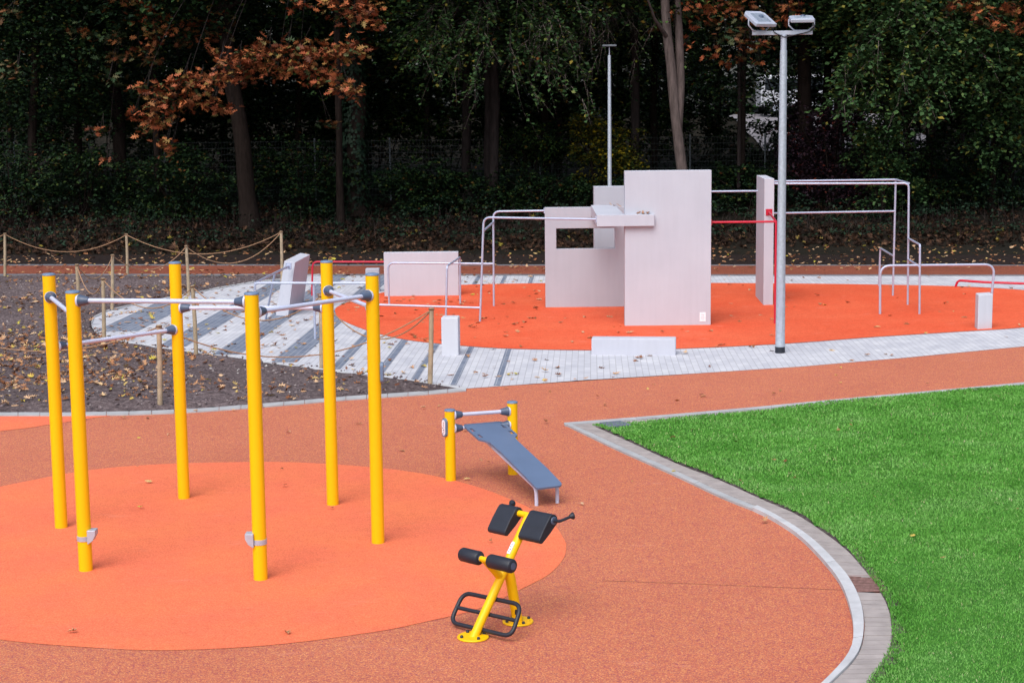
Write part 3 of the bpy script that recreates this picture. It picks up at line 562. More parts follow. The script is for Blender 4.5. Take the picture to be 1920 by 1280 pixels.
oak('red oak whose long branch of russet orange leaves hangs over the left half', 640, 47.5,
    [(665, 25, 40, 0), (630, 5, 30, 0), (690, 10, 30, 0), (700, 40, 26, 0), (560, 8, 22, 0), (655, 95, 38, 0), (620, 105, 38, 0), (580, 95, 40, 0), (540, 92, 34, 0), (500, 100, 40, 0), (470, 110, 36, 0), (440, 115, 34, 0), (560, 130, 34, 0),
     (600, 145, 34, 0), (640, 160, 34, 0), (655, 175, 24, 0), (520, 130, 34, 0), (465, 135, 34, 0), (430, 140, 30, 0), (410, 100, 20, 0), (400, 150, 34, 0), (370, 150, 30, 0), (340, 155, 34, 0), (310, 165, 30, 0), (265, 168, 24, 0),
     (290, 200, 34, 0), (330, 195, 34, 0), (365, 190, 34, 0), (400, 198, 24, 0), (430, 205, 20, 0), (290, 228, 28, 0), (310, 268, 20, 0), (318, 285, 16, 0), (247, 218, 14, 0), (270, 250, 12, 0), (300, 235, 24, 0)], seed=3)
oak('young oak with thin scattered clusters of brown and green leaves above the left trunks', 300, 50,
    [(280, 30, 32, 0), (300, 50, 26, 0), (360, 45, 20, 0), (290, 75, 24, 0), (255, 95, 20, 0), (280, 110, 24, 1), (210, 70, 24, 1), (215, 110, 24, 1), (205, 150, 20, 1), (410, 55, 30, 1), (385, 75, 20, 0), (345, 80, 20, 1), (245, 5, 18, 0), (200, 8, 16, 1), (15, 20, 22, 1), (190, 245, 14, 0), (200, 300, 12, 0), (20, 130, 26, 1), (150, 60, 24, 1), (620, 235, 20, 1), (420, 30, 20, 1)], seed=5)
oak('red oak with orange and green leaves around the floodlights', 1390, 50,
    [(1300, 10, 36, 0), (1340, 20, 38, 0), (1390, 15, 34, 0), (1430, 25, 34, 1), (1470, 15, 26, 0), (1310, 45, 34, 1), (1360, 60, 34, 1), (1400, 85, 26, 0), (1435, 80, 24, 0), (1450, 60, 24, 1), (1340, 100, 24, 0), (1365, 120, 18, 0), (1422, 115, 14, 0), (1410, 80, 20, 0), (1385, 60, 26, 1), (1480, 30, 20, 0), (1500, 10, 22, 0), (1290, 80, 18, 0), (1290, 30, 24, 0), (1260, 15, 24, 1), (1230, 50, 18, 1), (1390, 110, 18, 1)], seed=8, per=.55)
oak('red oak with russet leaves in the top right corner', 1860, 49,
    [(1790, 8, 24, 0), (1825, 12, 28, 0), (1850, 25, 24, 0), (1870, 50, 20, 0), (1885, 20, 26, 0), (1910, 45, 20, 0), (1905, 15, 24, 0), (1770, 20, 16, 1), (1840, 45, 18, 1), (1912, 62, 12, 0)], seed=12, per=.8)
# twiggy hanging branches in front of centre
def hanging_tree(label, px0, Y, n, x0, x1, y0, y1, mat, ls, seed, nt):
    b = D(px0, 400, Y + 4); t = empty('hanging_branch_tree', (b.x, Y + 4, terr(b.x, Y + 4) - .1), label, 'tree', TR)
    trunk_mb([(b.x, Y + 4, terr(b.x, Y + 4) - .1), (b.x, Y + 4, 5), (b.x, Y + 3.6, 9), (b.x, Y + 4, 14)], [.16, .14, .12, .04], 4, 3, seed).build('trunk', M['bark_mid'], t)
    rnd = random.Random(seed); mb = MB(); P = []; O = []
    for k in range(n):
        px = rnd.uniform(x0, x1); py = rnd.uniform(y0, y1 * rnd.uniform(.5, 1)); e = D(px, py, Y + rnd.uniform(-.8, 1.0))
        s = Vector((b.x + rnd.uniform(-1, 1), Y + 3.4, rnd.uniform(7.0, 9.0))); m1 = s.lerp(e, .5) + Vector((0, 0, rnd.uniform(.2, .8)))
        mb.tube([s, m1, e], [.022, .012, .004], 4, bend=1.0, cap=False); d = (e - m1).normalized()
        for j in range(7):
            q = m1.lerp(e, rnd.uniform(.25, 1)); P.append(q); O.append((d + Vector((rnd.uniform(-.9, .9), rnd.uniform(-.9, .9), rnd.uniform(-.5, .2)))).normalized())
    mb.build('branches', M['bark_mid'], t); P = np.array(P); O = np.array(O); L = RNG.uniform(.3, .75, len(P))
    add_crown(t, [sprays(P, O, L, nt, ls, .22, .3)], mat); v, f = twigs(P, O, L * 1.25, .008, .3); link('twigs', np_mesh('twigs', v, f, 4), M['twig'], t)
hanging_tree('hornbeam with light green leaves on long bare twigs hanging left of the far lamp post', 930, 49.5, 46, 760, 1120, 20, 240, 'leaf_bright', .14, 31, 11)
hanging_tree('nearly bare twiggy tree with a few brown leaves spreading over the far lamp post', 1190, 50.5, 40, 960, 1260, 10, 190, 'leaf_mid', .11, 35, 5)
hanging_tree('alder with dense fresh green leaves drooping behind the right hand silver bars', 1740, 49.5, 80, 1560, 1910, 10, 250, 'leaf_bright', .17, 39, 16)
# shrubs
def shrub(label, px, Y, zc, rad, n, mat, ls=.11, name='shrub', group='shrubs at the forest edge'):
    c = D(px, 300, Y); t = empty(name, (c.x, Y, terr(c.x, Y)), label, 'shrub', group); mb = MB(); rnd = random.Random(int(px))
    for k in range(7):
        a = rnd.uniform(0, 6.28); mb.tube([(c.x, Y, terr(c.x, Y) - .1), (c.x + math.cos(a) * rad[0] * .3, Y + math.sin(a) * rad[1] * .3, zc * .7 + .5), (c.x + math.cos(a) * rad[0] * .7, Y + math.sin(a) * rad[1] * .7, zc + rad[2] * .6)], [.03, .02, .008], 5, cap=False)
    mb.build('stems', M['bark'], t); P, O = crown_points((c.x, Y, zc), rad, n, 18); P[:, 2] = np.maximum(P[:, 2], .5)
    add_crown(t, [sprays(P, O, RNG.uniform(.3, .6, n), 14, ls)], mat, 'foliage')
for a in [('dark shrub at the far left edge with a few bright leaves', 20, 52, 1.9, (1.8, 1.3, 1.3), 420, 'leaf_dark'), ('dark green shrub between the far left trunks', 150, 53, 1.9, (2.0, 1.4, 1.4), 420, 'leaf_dark'),
          ('low dark shrub left of the leaning trunk', 330, 52.5, 1.7, (2.2, 1.4, 1.3), 460, 'leaf_dark'), ('dark shrub right of the leaning trunk', 560, 52.5, 1.8, (2.0, 1.4, 1.5), 460, 'leaf_dark'),
          ('green shrub in front of the straight and forked trunks', 800, 53, 1.4, (2.1, 1.4, .9), 460, 'leaf_dark'), ('dark shrub behind the window wall', 1010, 53, 1.3, (1.9, 1.4, .9), 420, 'leaf_dark'),
          ('shrub with yellowing leaves beside the far lamp post', 1125, 54, 2.6, (1.3, 1.0, 1.3), 380, 'leaf_yellow'), ('dark shrub behind the tall concrete wall', 1260, 53, 1.2, (1.8, 1.3, .8), 380, 'leaf_dark'),
          ('dark shrub behind the concrete pillar', 1400, 53, 1.3, (1.8, 1.3, .9), 420, 'leaf_dark'), ('tall purple leaved shrub beside the broad dark trunk', 1560, 52.5, 2.6, (1.7, 1.2, 2.0), 620, 'leaf_purple'),
          ('fresh green shrub behind the top of the silver bars', 1655, 51.5, 1.9, (1.0, .9, 1.5), 300, 'leaf_bright'), ('dark shrub at the right behind the low steel hurdle', 1770, 53, 1.9, (2.0, 1.4, 1.5), 460, 'leaf_dark'), ('dark shrub at the right edge', 1900, 53, 1.9, (1.8, 1.4, 1.5), 420, 'leaf_dark'),
          ('low layered green branch bush in front of the wire fence', 1000, 56, 2.7, (1.9, 1.1, .7), 300, 'leaf_mid')]: shrub(*a)
for a in [('dense dark thicket at the far left behind the first trunks', 40, 61, 3.4, (3.2, 2, 2.6), 520, 'leaf_dark', .16), ('dense dark thicket behind the crooked tree', 200, 62, 3.2, (3.2, 2, 2.6), 520, 'leaf_dark', .16),
          ('dense dark thicket behind the hanging russet branch', 370, 61, 3.2, (3.2, 2, 2.6), 520, 'leaf_dark', .16), ('dense dark thicket right of the leaning trunk', 540, 62, 3.4, (3.2, 2, 2.6), 520, 'leaf_dark', .16),
          ('dark hazel thicket behind the ivy trunk', 700, 61, 3.4, (3.0, 2, 2.6), 560, 'leaf_dark', .15), ('green hazel thicket behind the straight trunk', 840, 62, 3.6, (2.8, 2, 2.6), 520, 'leaf_mid', .14),
          ('dim thicket behind the forked trunk', 990, 64, 3.2, (3.0, 2, 2.2), 480, 'leaf_dark', .15), ('thicket speckled with yellow leaves behind the far lamp post', 1150, 62, 3.6, (2.8, 2, 2.8), 560, 'leaf_mid', .14),
          ('dim thicket behind the beech trunk', 1300, 64, 3.2, (2.6, 2, 2.4), 440, 'leaf_dark', .15), ('low dim thicket behind the near lamp post', 1420, 66, 2.4, (2.6, 2, 1.4), 320, 'leaf_dark', .15),
          ('dark purple thicket behind the broad dark trunk', 1590, 60, 3.0, (2.4, 2, 2.4), 480, 'leaf_purple', .15), ('dense dark thicket below the hanging green leaves', 1730, 61, 3.4, (3.2, 2, 2.6), 560, 'leaf_dark', .15),
          ('dense dark thicket at the far right', 1880, 62, 3.4, (3.2, 2, 2.6), 560, 'leaf_dark', .15)]: shrub(*a, name='thicket', group='thickets inside the wood')
shrub('loose bush in front of the white van far behind the near lamp post', 1475, 74, 4.8, (2.2, 1.2, 1.8), 130, 'leaf_mid', .16)
shrub('small dark bush below the van beyond the wire fence', 1535, 72, 3.2, (2.2, 1.2, 1.6), 160, 'leaf_dark', .16)
# undergrowth and litter (uncountable)
def undergrowth():
    n = 3600; x = RNG.uniform(-21, 21, n); y = 48.3 + RNG.uniform(0, 1, n) ** .8 * 12; z = np.array([terr(a, b) for a, b in zip(x, y)]) + RNG.uniform(0, 1, n) * (.05 + .25 * np.clip(y - 49.2, 0, 2.5) + .5 * np.clip(np.array([noise.noise(Vector((a * .4, b * .4, 1))) for a, b in zip(x, y)]) + .5, 0, 1))
    a = RNG.uniform(0, 2 * np.pi, n); O = np.c_[np.cos(a), np.sin(a), RNG.uniform(0, .8, n)]; v, f = sprays(np.c_[x, y, z], O, RNG.uniform(.3, .6, n), 14, .10)
    tag(link('undergrowth', np_mesh('undergrowth', v, f, 4), M['leaf_ivy']), 'dark brambles and ivy covering the ground under the trees', 'undergrowth', kind='stuff')
    n = 1500; x = RNG.uniform(-19, 19, n); y = RNG.uniform(49.0, 51.8, n); z = np.array([terr(p, q) for p, q in zip(x, y)]); O = np.c_[RNG.normal(0, .35, n), RNG.normal(0, .35, n), np.ones(n)]
    v, f = twigs(np.c_[x, y, z], O / np.linalg.norm(O, axis=1)[:, None], RNG.uniform(.3, 1.1, n), .006, .2)
    tag(link('dry_stalks', np_mesh('dry_stalks', v, f, 4), M['bark_light']), 'thin dry stalks and bramble canes along the forest edge', 'undergrowth', kind='stuff')
undergrowth()
def far_wood():
    n = 9500; x = RNG.uniform(-60, 60, n); y = RNG.uniform(94, 104, n); z = 3.0 + RNG.uniform(0, 1, n) ** 1.1 * 20
    keep = ~((np.abs(x - 15.5) < 4) & (z < 6.5) & (y < 98)); x, y, z = x[keep], y[keep], z[keep]; n = len(x)
    a = RNG.uniform(0, 2 * np.pi, n); O = np.c_[np.cos(a), np.sin(a), RNG.normal(0, .3, n)]; v, f = sprays(np.c_[x, y, z], O, RNG.uniform(1.2, 2.4, n), 14, .6, .5)
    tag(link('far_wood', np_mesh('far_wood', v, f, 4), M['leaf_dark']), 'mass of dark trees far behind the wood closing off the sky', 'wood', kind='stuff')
far_wood()
def clods():
    q = points_in(SOIL, 9000, -12, 2, 22.5, 40); n = len(q); s = RNG.uniform(.008, .03, n) * RNG.uniform(.6, 1.3, n); z = np.array([soil_h(a, b) for a, b in q]) + .004
    o = np.array([(1, 0, 0), (0, 1, 0), (-1, 0, 0), (0, -1, 0), (0, 0, .8), (0, 0, -.6)]); V = np.c_[q, z][:, None] + o[None] * s[:, None, None] * RNG.uniform(.6, 1.4, (n, 6, 1)); tr = np.array([(0, 1, 4), (1, 2, 4), (2, 3, 4), (3, 0, 4), (1, 0, 5), (2, 1, 5), (3, 2, 5), (0, 3, 5)])
    F = (np.arange(n)[:, None, None] * 6 + tr[None]).reshape(-1, 3); tag(link('soil_clods', np_mesh('soil_clods', V.reshape(-1, 3), F, 3), M['clod']), 'small stones and clods of earth on the bare soil', 'soil clods', kind='stuff')
clods()
def scatter(name, label, q, zf, size, mat, tilt=.25, curl=.35):
    z = np.array([zf(a, b) for a, b in q]); v, f = oak_leaves(np.c_[q, z], RNG.uniform(size[0], size[1], len(q)), tilt, .0, curl)
    return tag(link(name, np_mesh(name, v, f, 3), M[mat]), label, 'fallen leaves', kind='stuff')
q = np.c_[RNG.uniform(-19, 19, 17000), 46.9 + RNG.uniform(0, 1, 17000) ** 1.2 * 7.5]; dn = np.clip((q[:, 1] - 46.6) / 1.6, .15, 1) * np.clip(.8 + patchy(q, .5, 9), .2, 1); q = q[RNG.uniform(0, 1, len(q)) < dn]
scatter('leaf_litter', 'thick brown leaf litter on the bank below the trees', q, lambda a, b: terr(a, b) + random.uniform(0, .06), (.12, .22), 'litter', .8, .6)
q = points_in(SOIL, 17000, -14, 2, 22, 46); d = patchy(q, .6) + 2.4 * np.exp(-((q[:, 0] + 8.2) ** 2 / 3.5 + (q[:, 1] - 26.5) ** 2 / 9)); q = q[RNG.uniform(-.9, .9, len(q)) < d * 1.3 - .5]
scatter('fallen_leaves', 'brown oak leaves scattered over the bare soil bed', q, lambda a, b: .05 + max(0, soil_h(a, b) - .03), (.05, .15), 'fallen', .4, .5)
q = points_in(PAV, 5200, -10, 12, 24, 43); w_ = np.clip(.85 - .09 * (q[:, 0] + 4), .12, 1) * np.clip(.65 + patchy(q, .5, 4), 0, 1); q = q[RNG.uniform(0, 1.5, len(q)) < w_]
scatter('fallen_leaves', 'brown leaves lying on paving and orange rubber around the concrete walls', q, lambda a, b: .024, (.08, .16), 'fallen', .18, .4)
q = np.c_[RNG.uniform(-15, 16, 1700), RNG.uniform(40.4, 47.2, 1700)]
scatter('fallen_leaves', 'yellow and brown leaves on the far path and verge', q, lambda a, b: .024, (.08, .15), 'fallen', .25, .4)
q = np.c_[RNG.uniform(-6, 9, 420), RNG.uniform(12.5, 26, 420)]; d = (q[:, 1] - 11) / 15; q = q[RNG.uniform(0, 1, len(q)) < d * .5]; q = q[[not inside(p, LAWN) for p in q]]; q = q[[not inside(p, SOIL) for p in q]]
scatter('fallen_leaves', 'single pale leaves on the near rubber surface', q, lambda a, b: .03, (.04, .10), 'fallen', .2, .5)
q = points_in(LAWN, 70, .5, 8, 12, 26); scatter('fallen_leaves', 'few orange and pale leaves lying on the lawn', q, lambda a, b: .075, (.04, .09), 'fallen', .3, .4)
# ------------------------------------------------------------------ wire fence, street and van beyond the wood
def wire_fence():
    t = empty('wire_fence', (0, 56.3, .9), 'thin wire mesh fence running through the wood behind the trees', 'fence'); Y = 56.3
    xs = [-19 + 2.5 * i for i in range(16)]
    for x in xs: MB().box((x, Y, 1.95), .05, .05, 2.1).build('post', M['fence_post'], t)
    mb = MB()
    for z in np.arange(1.1, 2.95, .2): mb.box((0, Y - .04, z), 38, .008, .012)
    for x in np.arange(-19, 18.6, .1): mb.box((x, Y - .05, 2.0), .006, .006, 1.85)
    mb.build('wire_mesh', M['mesh'], t)
wire_fence()
mbs = MB()
for i in range(20):
    for j in range(6):
        x0, y0 = 11.4 + i * .4, 76 + j * 2.6; mbs.add([(x, y, terr(x, y) + .05) for x, y in ((x0, y0), (x0 + .4, y0), (x0 + .4, y0 + 2.6), (x0, y0 + 2.6))], [(0, 1, 2, 3)])
tag(mbs.build('street', M['street']), 'pale street seen through gaps between the trunks on the right', 'street', kind='structure')
def van():
    Y = 88; c = D(1505, 200, Y); gz = terr(c.x, Y) + .05; x = c.x
    t = empty('white_van', (x, Y, gz), 'white van parked on the street, glimpsed between trunks right of the near lamp post', 'van')
    prof = [(-2.3, .45), (2.3, .45), (2.35, 1.0), (2.2, 1.15), (1.55, 1.25), (1.0, 1.95), (.8, 2.05), (-2.25, 2.05), (-2.35, 1.9)]
    MB().prism([Vector((x + a, Y - .9, gz + b)) for a, b in prof], (0, 1.8, 0)).build('body', M['van_white'], t, .05)
    MB().prism([Vector((x + a, Y - .93, gz + b)) for a, b in [(.1, 1.25), (1.4, 1.25), (.95, 1.85), (.1, 1.85)]], (0, .04, 0)).build('window', M['glass'], t)
    MB().prism([Vector((x + a, Y - .93, gz + b)) for a, b in [(-2.1, 1.3), (-.2, 1.3), (-.2, 1.85), (-2.1, 1.85)]], (0, .04, 0)).build('window', M['glass'], t)
    for dx in (-1.5, 1.5):
        w_ = MB().lathe((x + dx, Y - .95, gz + .35), (0, 1, 0), [(.35, 0), (.35, .22)]).build('wheel', M['tyre'], t); MB().lathe((x + dx, Y - .97, gz + .35), (0, 1, 0), [(.2, 0), (.2, .03)]).build('rim', M['galv2'], w_)
van()
# ------------------------------------------------------------------ yellow pull-up frame
def clamp(parent, p, d):
    c = MB().lathe(p, d, [(.054, -.012), (.054, .004), (.050, .01), (.045, .03), (.034, .075), (.031, .083)], 16).build('clamp', M['clamp'], parent)
    MB().lathe(p, d, [(.058, -.02), (.058, -.004)], 16).build('flange', M['white_bar'], c)
def ypost(parent, base, top, r, name='post'):
    p = MB().tube([base - Vector((0, 0, .03)), Vector((base.x, base.y, top))], r, 28).build(name, M['yellow'], parent)
    MB().lathe((base.x, base.y, top), (0, 0, 1), [(r + .003, 0), (r + .003, .012), (r * .92, .018), (r * .5, .022)], 28).build('cap', M['cap'], p); return p
def pull_up():
    B = [G(112, 992), G(158, 1073), G(343, 937), G(487, 1090), G(623, 949), G(708, 1021)]; TY = [(90, 516), (130, 549), (328, 494), (465, 552), (612, 492), (696, 516)]
    c = sum(B, Vector()) / 6; t = empty('pull_up_frame', (c.x, c.y, 0), 'tall yellow six-post pull-up frame with white bars on the orange circle', 'exercise frame')
    R = .062; B = [b + Vector((0, R, 0)) for b in B]; tops = [D(x, y, b.y).z for (x, y), b in zip(TY, B)]
    for b, z in zip(B, tops): ypost(t, b, z, R)
    def zof(i, px, py): return D(px, py, B[i].y).z
    bars = [(0, 1, zof(0, 95, 556), zof(0, 95, 556)), (1, 3, zof(1, 150, 563), zof(3, 455, 566)), (0, 2, zof(0, 115, 650), zof(2, 322, 617)), (2, 4, zof(2, 340, 577), zof(4, 606, 577)), (3, 5, zof(3, 478, 586), zof(5, 694, 553)), (4, 5, zof(4, 618, 544), zof(4, 618, 544))]
    for i, j, za, zb in bars:
        a = Vector((B[i].x, B[i].y, za)); b = Vector((B[j].x, B[j].y, zb)); d = (b - a).normalized(); a2 = a + d * (R + .005); b2 = b - d * (R + .005)
        o = MB().tube([a2, b2], .021, 16).build('bar', M['white_bar'], t); clamp(o, a2, d); clamp(o, b2, -d)
    for i, s, py in ((1, 1, 1006), (3, -1, 1016)):
        z = D(160, py, B[i].y).z; p = B[i]; o = MB().lathe((p.x, p.y, z - .03), (0, 0, 1), [(R + .005, 0), (R + .005, .045)], 24).build('step_band', M['galv2'], t)
        cx = p.x + s * (R + .035) ; prof = [(0, .075), (s * .075, .075), (s * .075, .03), (s * .05, -.02), (s * .01, -.05), (0, -.05)]
        MB().prism([Vector((cx - s * .055 + a, p.y - .075, z + b)) for a, b in prof], (0, .11, 0)).build('foot_step', M['galv2'], t, .006)
    z = D(713, 698, B[5].y).z; p = B[5]
    pr = [(math.cos(a) * .04, math.sin(a) * .04 + (.06 if math.sin(a) >= 0 else -.06)) for a in np.linspace(0, 2 * math.pi, 24, endpoint=False)]
    MB().prism([Vector((p.x + R - .005, p.y + a, z + b)) for a, b in pr], (.03, 0, 0)).build('plaque', M['cap'], t, .004)
pull_up()
# ------------------------------------------------------------------ incline bench
def bench():
    b1 = G(845, 903) + Vector((0, .06, 0)); b2 = G(962, 891) + Vector((0, .06, 0)); z1 = D(842, 770, b1.y).z; z2 = D(961, 755, b2.y).z
    t = empty('sit_up_bench', ((b1.x + b2.x) / 2, b1.y, 0), 'low yellow two-post bench with a sloping slate blue sit-up board', 'exercise bench')
    p1 = ypost(t, b1, z1, .058); p2 = ypost(t, b2, z2, .058)
    zl = 0
    for (ya, yb) in ((778, 770), (803, 796)):
        a = Vector((b1.x, b1.y, D(850, ya, b1.y).z)); b = Vector((b2.x, b2.y, D(955, yb, b2.y).z)); d = (b - a).normalized(); zl = (a.z + b.z) / 2; la, lb = a, b
        o = MB().tube([a + d * .06, b - d * .06], .021, 14).build('bar', M['white_bar'], t); clamp(o, a + d * .06, d); clamp(o, b - d * .06, -d)
    H1 = G(870, 799, zl + .025); f0 = G(1006, 948); f1 = G(1045, 943); zf = D(1006, 913, f0.y).z + .03; ft = G(1028, 911, zf)
    H2 = G(943, 790.5, zl + .025); n = (H2 - H1).cross(ft - H1).normalized(); n = n if n.z > 0 else -n
    out = [(869.4, 797.5), (871, 795), (935, 789.4), (943.4, 790.4), (969.7, 813.4), (970, 815), (966.3, 818), (966.5, 820.5), (970.6, 825.6), (996.9, 850), (1025, 876), (1053, 905), (1053, 908), (1049, 910), (1010, 914.7), (1006, 914), (1003.4, 911.8), (978, 885.6), (938.7, 846.2), (918, 828.4), (912.5, 826.5), (897.5, 822.8), (884, 810.6)]
    S = lambda L: [(800 + a / 5.334, 730 + b / 5.334) for a, b in L]
    holes = [S([(425, 388), (455, 388), (490, 413), (488, 419), (462, 419)]), S([(497, 446), (530, 447), (566, 474), (560, 480), (535, 478)]), S([(735, 353), (762, 353), (802, 379), (800, 384), (775, 383)]), S([(808, 409), (848, 410), (882, 437), (878, 441), (845, 440)])]
    bm = bmesh.new(); es = []
    for loop in [out] + holes:
        vs = [bm.verts.new(Pn(x, y, H1, n)) for x, y in loop]; es += [bm.edges.new((vs[i], vs[(i + 1) % len(vs)])) for i in range(len(vs))]
    bmesh.ops.triangle_fill(bm, edges=es, use_beauty=True, normal=n)
    for f in bm.faces:
        f.normal_update()
        if f.normal.dot(n) < 0: f.normal_flip()
    r = bmesh.ops.extrude_face_region(bm, geom=list(bm.faces)); vv = [g for g in r['geom'] if isinstance(g, bmesh.types.BMVert)]
    bmesh.ops.translate(bm, verts=vv, vec=-n * .02); bmesh.ops.recalc_face_normals(bm, faces=bm.faces)
    me = bpy.data.meshes.new('board'); bm.to_mesh(me); bm.free(); link('board', me, M['board'], t)
    for k, (f, px) in enumerate(((f0, 1006), (f1, 1045))):
        # tube runs down under the board then bends vertically into the ground
        hd = (H1 if k == 0 else H2); top = Vector((f.x, f.y, zf - .03)); u = (H1 + H2) / 2 - ft
        a = top + u * .92 - n * .03; MB().tube([f - Vector((0, 0, .02)), top - n * .012, a], .02, 12, bend=.07).build('leg', M['white_bar'], t)
    pr = [(math.cos(a) * .045, math.sin(a) * .045 + (.06 if math.sin(a) >= 0 else -.06)) for a in np.linspace(0, 2 * math.pi, 24, endpoint=False)]
    z = D(834, 800, b1.y).z; dx = Vector((-.85, -.53, 0)).normalized(); sd_ = Vector((dx.y, -dx.x, 0)); o = Vector((b1.x, b1.y, z)) + dx * .052
    pq = MB().prism([o + sd_ * a + Vector((0, 0, b)) for a, b in pr], dx * .028).build('plaque', M['cap'], t, .004)
    MB().prism([o + dx * .0285 + sd_ * a * .75 + Vector((0, 0, b * .82)) for a, b in pr], dx * .003).build('plaque_face', M['label_white'], pq)
    mb = MB()
    for k in range(7): zz = .055 - k * .02; mb.box(o + dx * .0325 + sd_ * random.uniform(-.01, .01) + Vector((0, 0, zz)), .003, random.uniform(.012, .03), .008, dx, sd_)
    mb.build('pictogram', M['ink'], pq)
bench()
# ------------------------------------------------------------------ back extension trainer
def trainer():
    F0 = G(887, 1196); R0 = G(971, 1167); a = (R0 - F0); a.z = 0; a.normalize(); n = Vector((a.y, -a.x, 0)); Z = Vector((0, 0, 1))
    t = empty('back_trainer', tuple(F0), 'small yellow back trainer with black pads, rollers and a looped footrest', 'exercise machine')
    Q = lambda x, y: Pn(x, y, F0, n)
    for c in (F0, R0):
        pl = MB().lathe((c.x, c.y, .009), (0, 0, 1), [(.125, 0), (.125, .008), (.12, .012)], 30).build('base_plate', M['yellow'], t)
        for k in range(4):
            an = math.radians(45 + 90 * k - 18); MB().lathe((c.x + math.cos(an) * .098, c.y + math.sin(an) * .098, .02), (0, 0, 1), [(.013, 0), (.012, .016), (.007, .021)], 10).build('bolt', M['black'], pl)
    top = Q(992, 966); pole = (top - F0).normalized(); q = (Z - pole * pole.z); q = q.normalized(); 
    if q.dot(a) > 0: q = -q
    MB().tube([F0, F0.lerp(top, .5), top], .036, 20).build('main_pole', M['yellow'], t)
    j = Q(953, 1060); MB().tube([R0, R0.lerp(j, .75), j + a * -.01], .042, 20).build('rear_leg', M['yellow'], t)
    MB().tube([R0 + n * .03 - a * .05 + Z * .13, R0 + n * .03 - a * .05 + Z * .09], .012, 10).build('bolt', M['black'], t)
    # pads on the top cross tube
    def proj_lat(px, c):   # lateral distance along n from c reaching image column px
        best = min(np.linspace(-.5, .5, 401), key=lambda s: abs(col(c + n * float(s)) - px)); return float(best)
    def col(P):
        v = P - EYE; return 960 + F_PX * v.dot(RT) / v.dot(FW)
    s0 = proj_lat(943, top); s1 = proj_lat(1038, top); MB().tube([top + n * s0, top + n * s1], .026, 18).build('cross_tube', M['yellow'], t)
    prof = []
    for k in range(13):
        an = math.radians(-10 + 190 * k / 12); prof.append((math.sin(an - math.pi / 2 + math.pi / 2) * .0, 0))
    prof = [(.048 * math.sin(x), .048 * math.cos(x)) for x in np.linspace(-math.pi * .45, math.pi * .45, 9)]          # (along pole, along q) rounded top
    prof = [(.05 * math.cos(x), .055 * math.sin(x)) for x in np.linspace(-math.pi / 2, math.pi / 2, 10)]
    prof += [(-.10, .062), (-.19, .06)] + [(-.19 + .03 * math.cos(x), .03 + .03 * math.sin(x)) for x in np.linspace(math.pi / 2, 3 * math.pi / 2, 7)][1:] + [(-.10, -.03)]
    for x0, x1, in ((934, 975), (991, 1040)):
        sa = proj_lat(x0 + 6, top); sb = proj_lat(x1 - 2, top)
        c = top + n * sa; MB().prism([c + pole * u + q * v for u, v in prof], n * (sb - sa)).build('pad', M['black'], t, .012, 3, 25)
        MB().lathe(c + n * ((sb - sa) if x0 > 980 else 0) , n if x0 > 980 else -n, [(.034, -.005), (.034, .006), (.025, .008)], 18).build('pad_disc', M['clamp'], t)
    for s, sg in ((s1, 1), (s0, -1)):
        c = top + n * s; e = c + a * .16 + n * .05 * sg + Z * .015
        h = MB().tube([c - a * .01, c + a * .05 + n * .02 * sg - Z * .012, e], .012, 12, bend=.03).build('handle', M['black'], t)
        MB().lathe(e, (e - c), [(.013, -.02), (.024, 0), (.030, .014), (.016, .022)], 14).build('knob', M['black'], h)
    # ankle rollers
    rc = Q(907, 1048); br = Q(940, 1083); MB().tube([br, rc.lerp(br, .35), rc], [.034, .028, .026], 14).build('roller_bracket', M['yellow'], t)
    sa, sb = proj_lat(868, rc), proj_lat(955, rc); MB().tube([rc + n * sa, rc + n * sb], .022, 16).build('roller_axle', M['yellow'], t)
    for x0, x1 in ((866, 901), (918, 962)):
        u0, u1 = proj_lat(x0, rc), proj_lat(x1, rc)
        r_ = MB().lathe(rc + n * u0, n, [(.03, 0), (.05, .004), (.056, .014), (.056, u1 - u0 - .014), (.05, u1 - u0 - .004), (.03, u1 - u0)], 24).build('ankle_roller', M['black'], t)
        MB().lathe(rc + n * (u1 - .001), n, [(.028, 0), (.028, .004)], 18).build('end_cap', M['clamp'], r_)
    # footrest loop behind the main pole
    o = Q(905, 1152) + q * -.0; nn = pole.cross(n).normalized(); o = o + nn * (.05 if nn.dot(a) > 0 else -.05)
    P = lambda x, y: Pn(x, y, o, nn)
    TL, TR_, BR, BL = P(869, 1110), P(978, 1133), P(959, 1193), P(844, 1166)
    mT, mL, mR, mB = TL.lerp(TR_, .5), TL.lerp(BL, .5), TR_.lerp(BR, .5), BL.lerp(BR, .5)
    MB().tube([mT, TR_, BR, BL, TL, mT], .0175, 12, bend=.085).build('footrest_loop', M['black'], t)
    MB().tube([mL, mR], .016, 12).build('footrest_rung', M['black'], t)
    st = Q(962, 1030); mb = MB(); e1 = pole; o2 = st + q * .0335
    pr = [(u * .016, v) for u, v in [(-1, -.05), (1, -.05), (1, .045), (.5, .055), (-.5, .055), (-1, .045)]]
    s_ = MB().prism([o2 + n * x + pole * y - q * .004 for x, y in pr], q * .006).build('sticker', M['label_white'], t)
    for k in range(4): mb.box(o2 + pole * (-.03 + k * .02) + q * .0035 + n * random.uniform(-.004, .004), random.uniform(.008, .016), .006, .003, n, pole, q)
    mb.build('sticker_print', M['ink'], s_)
trainer()
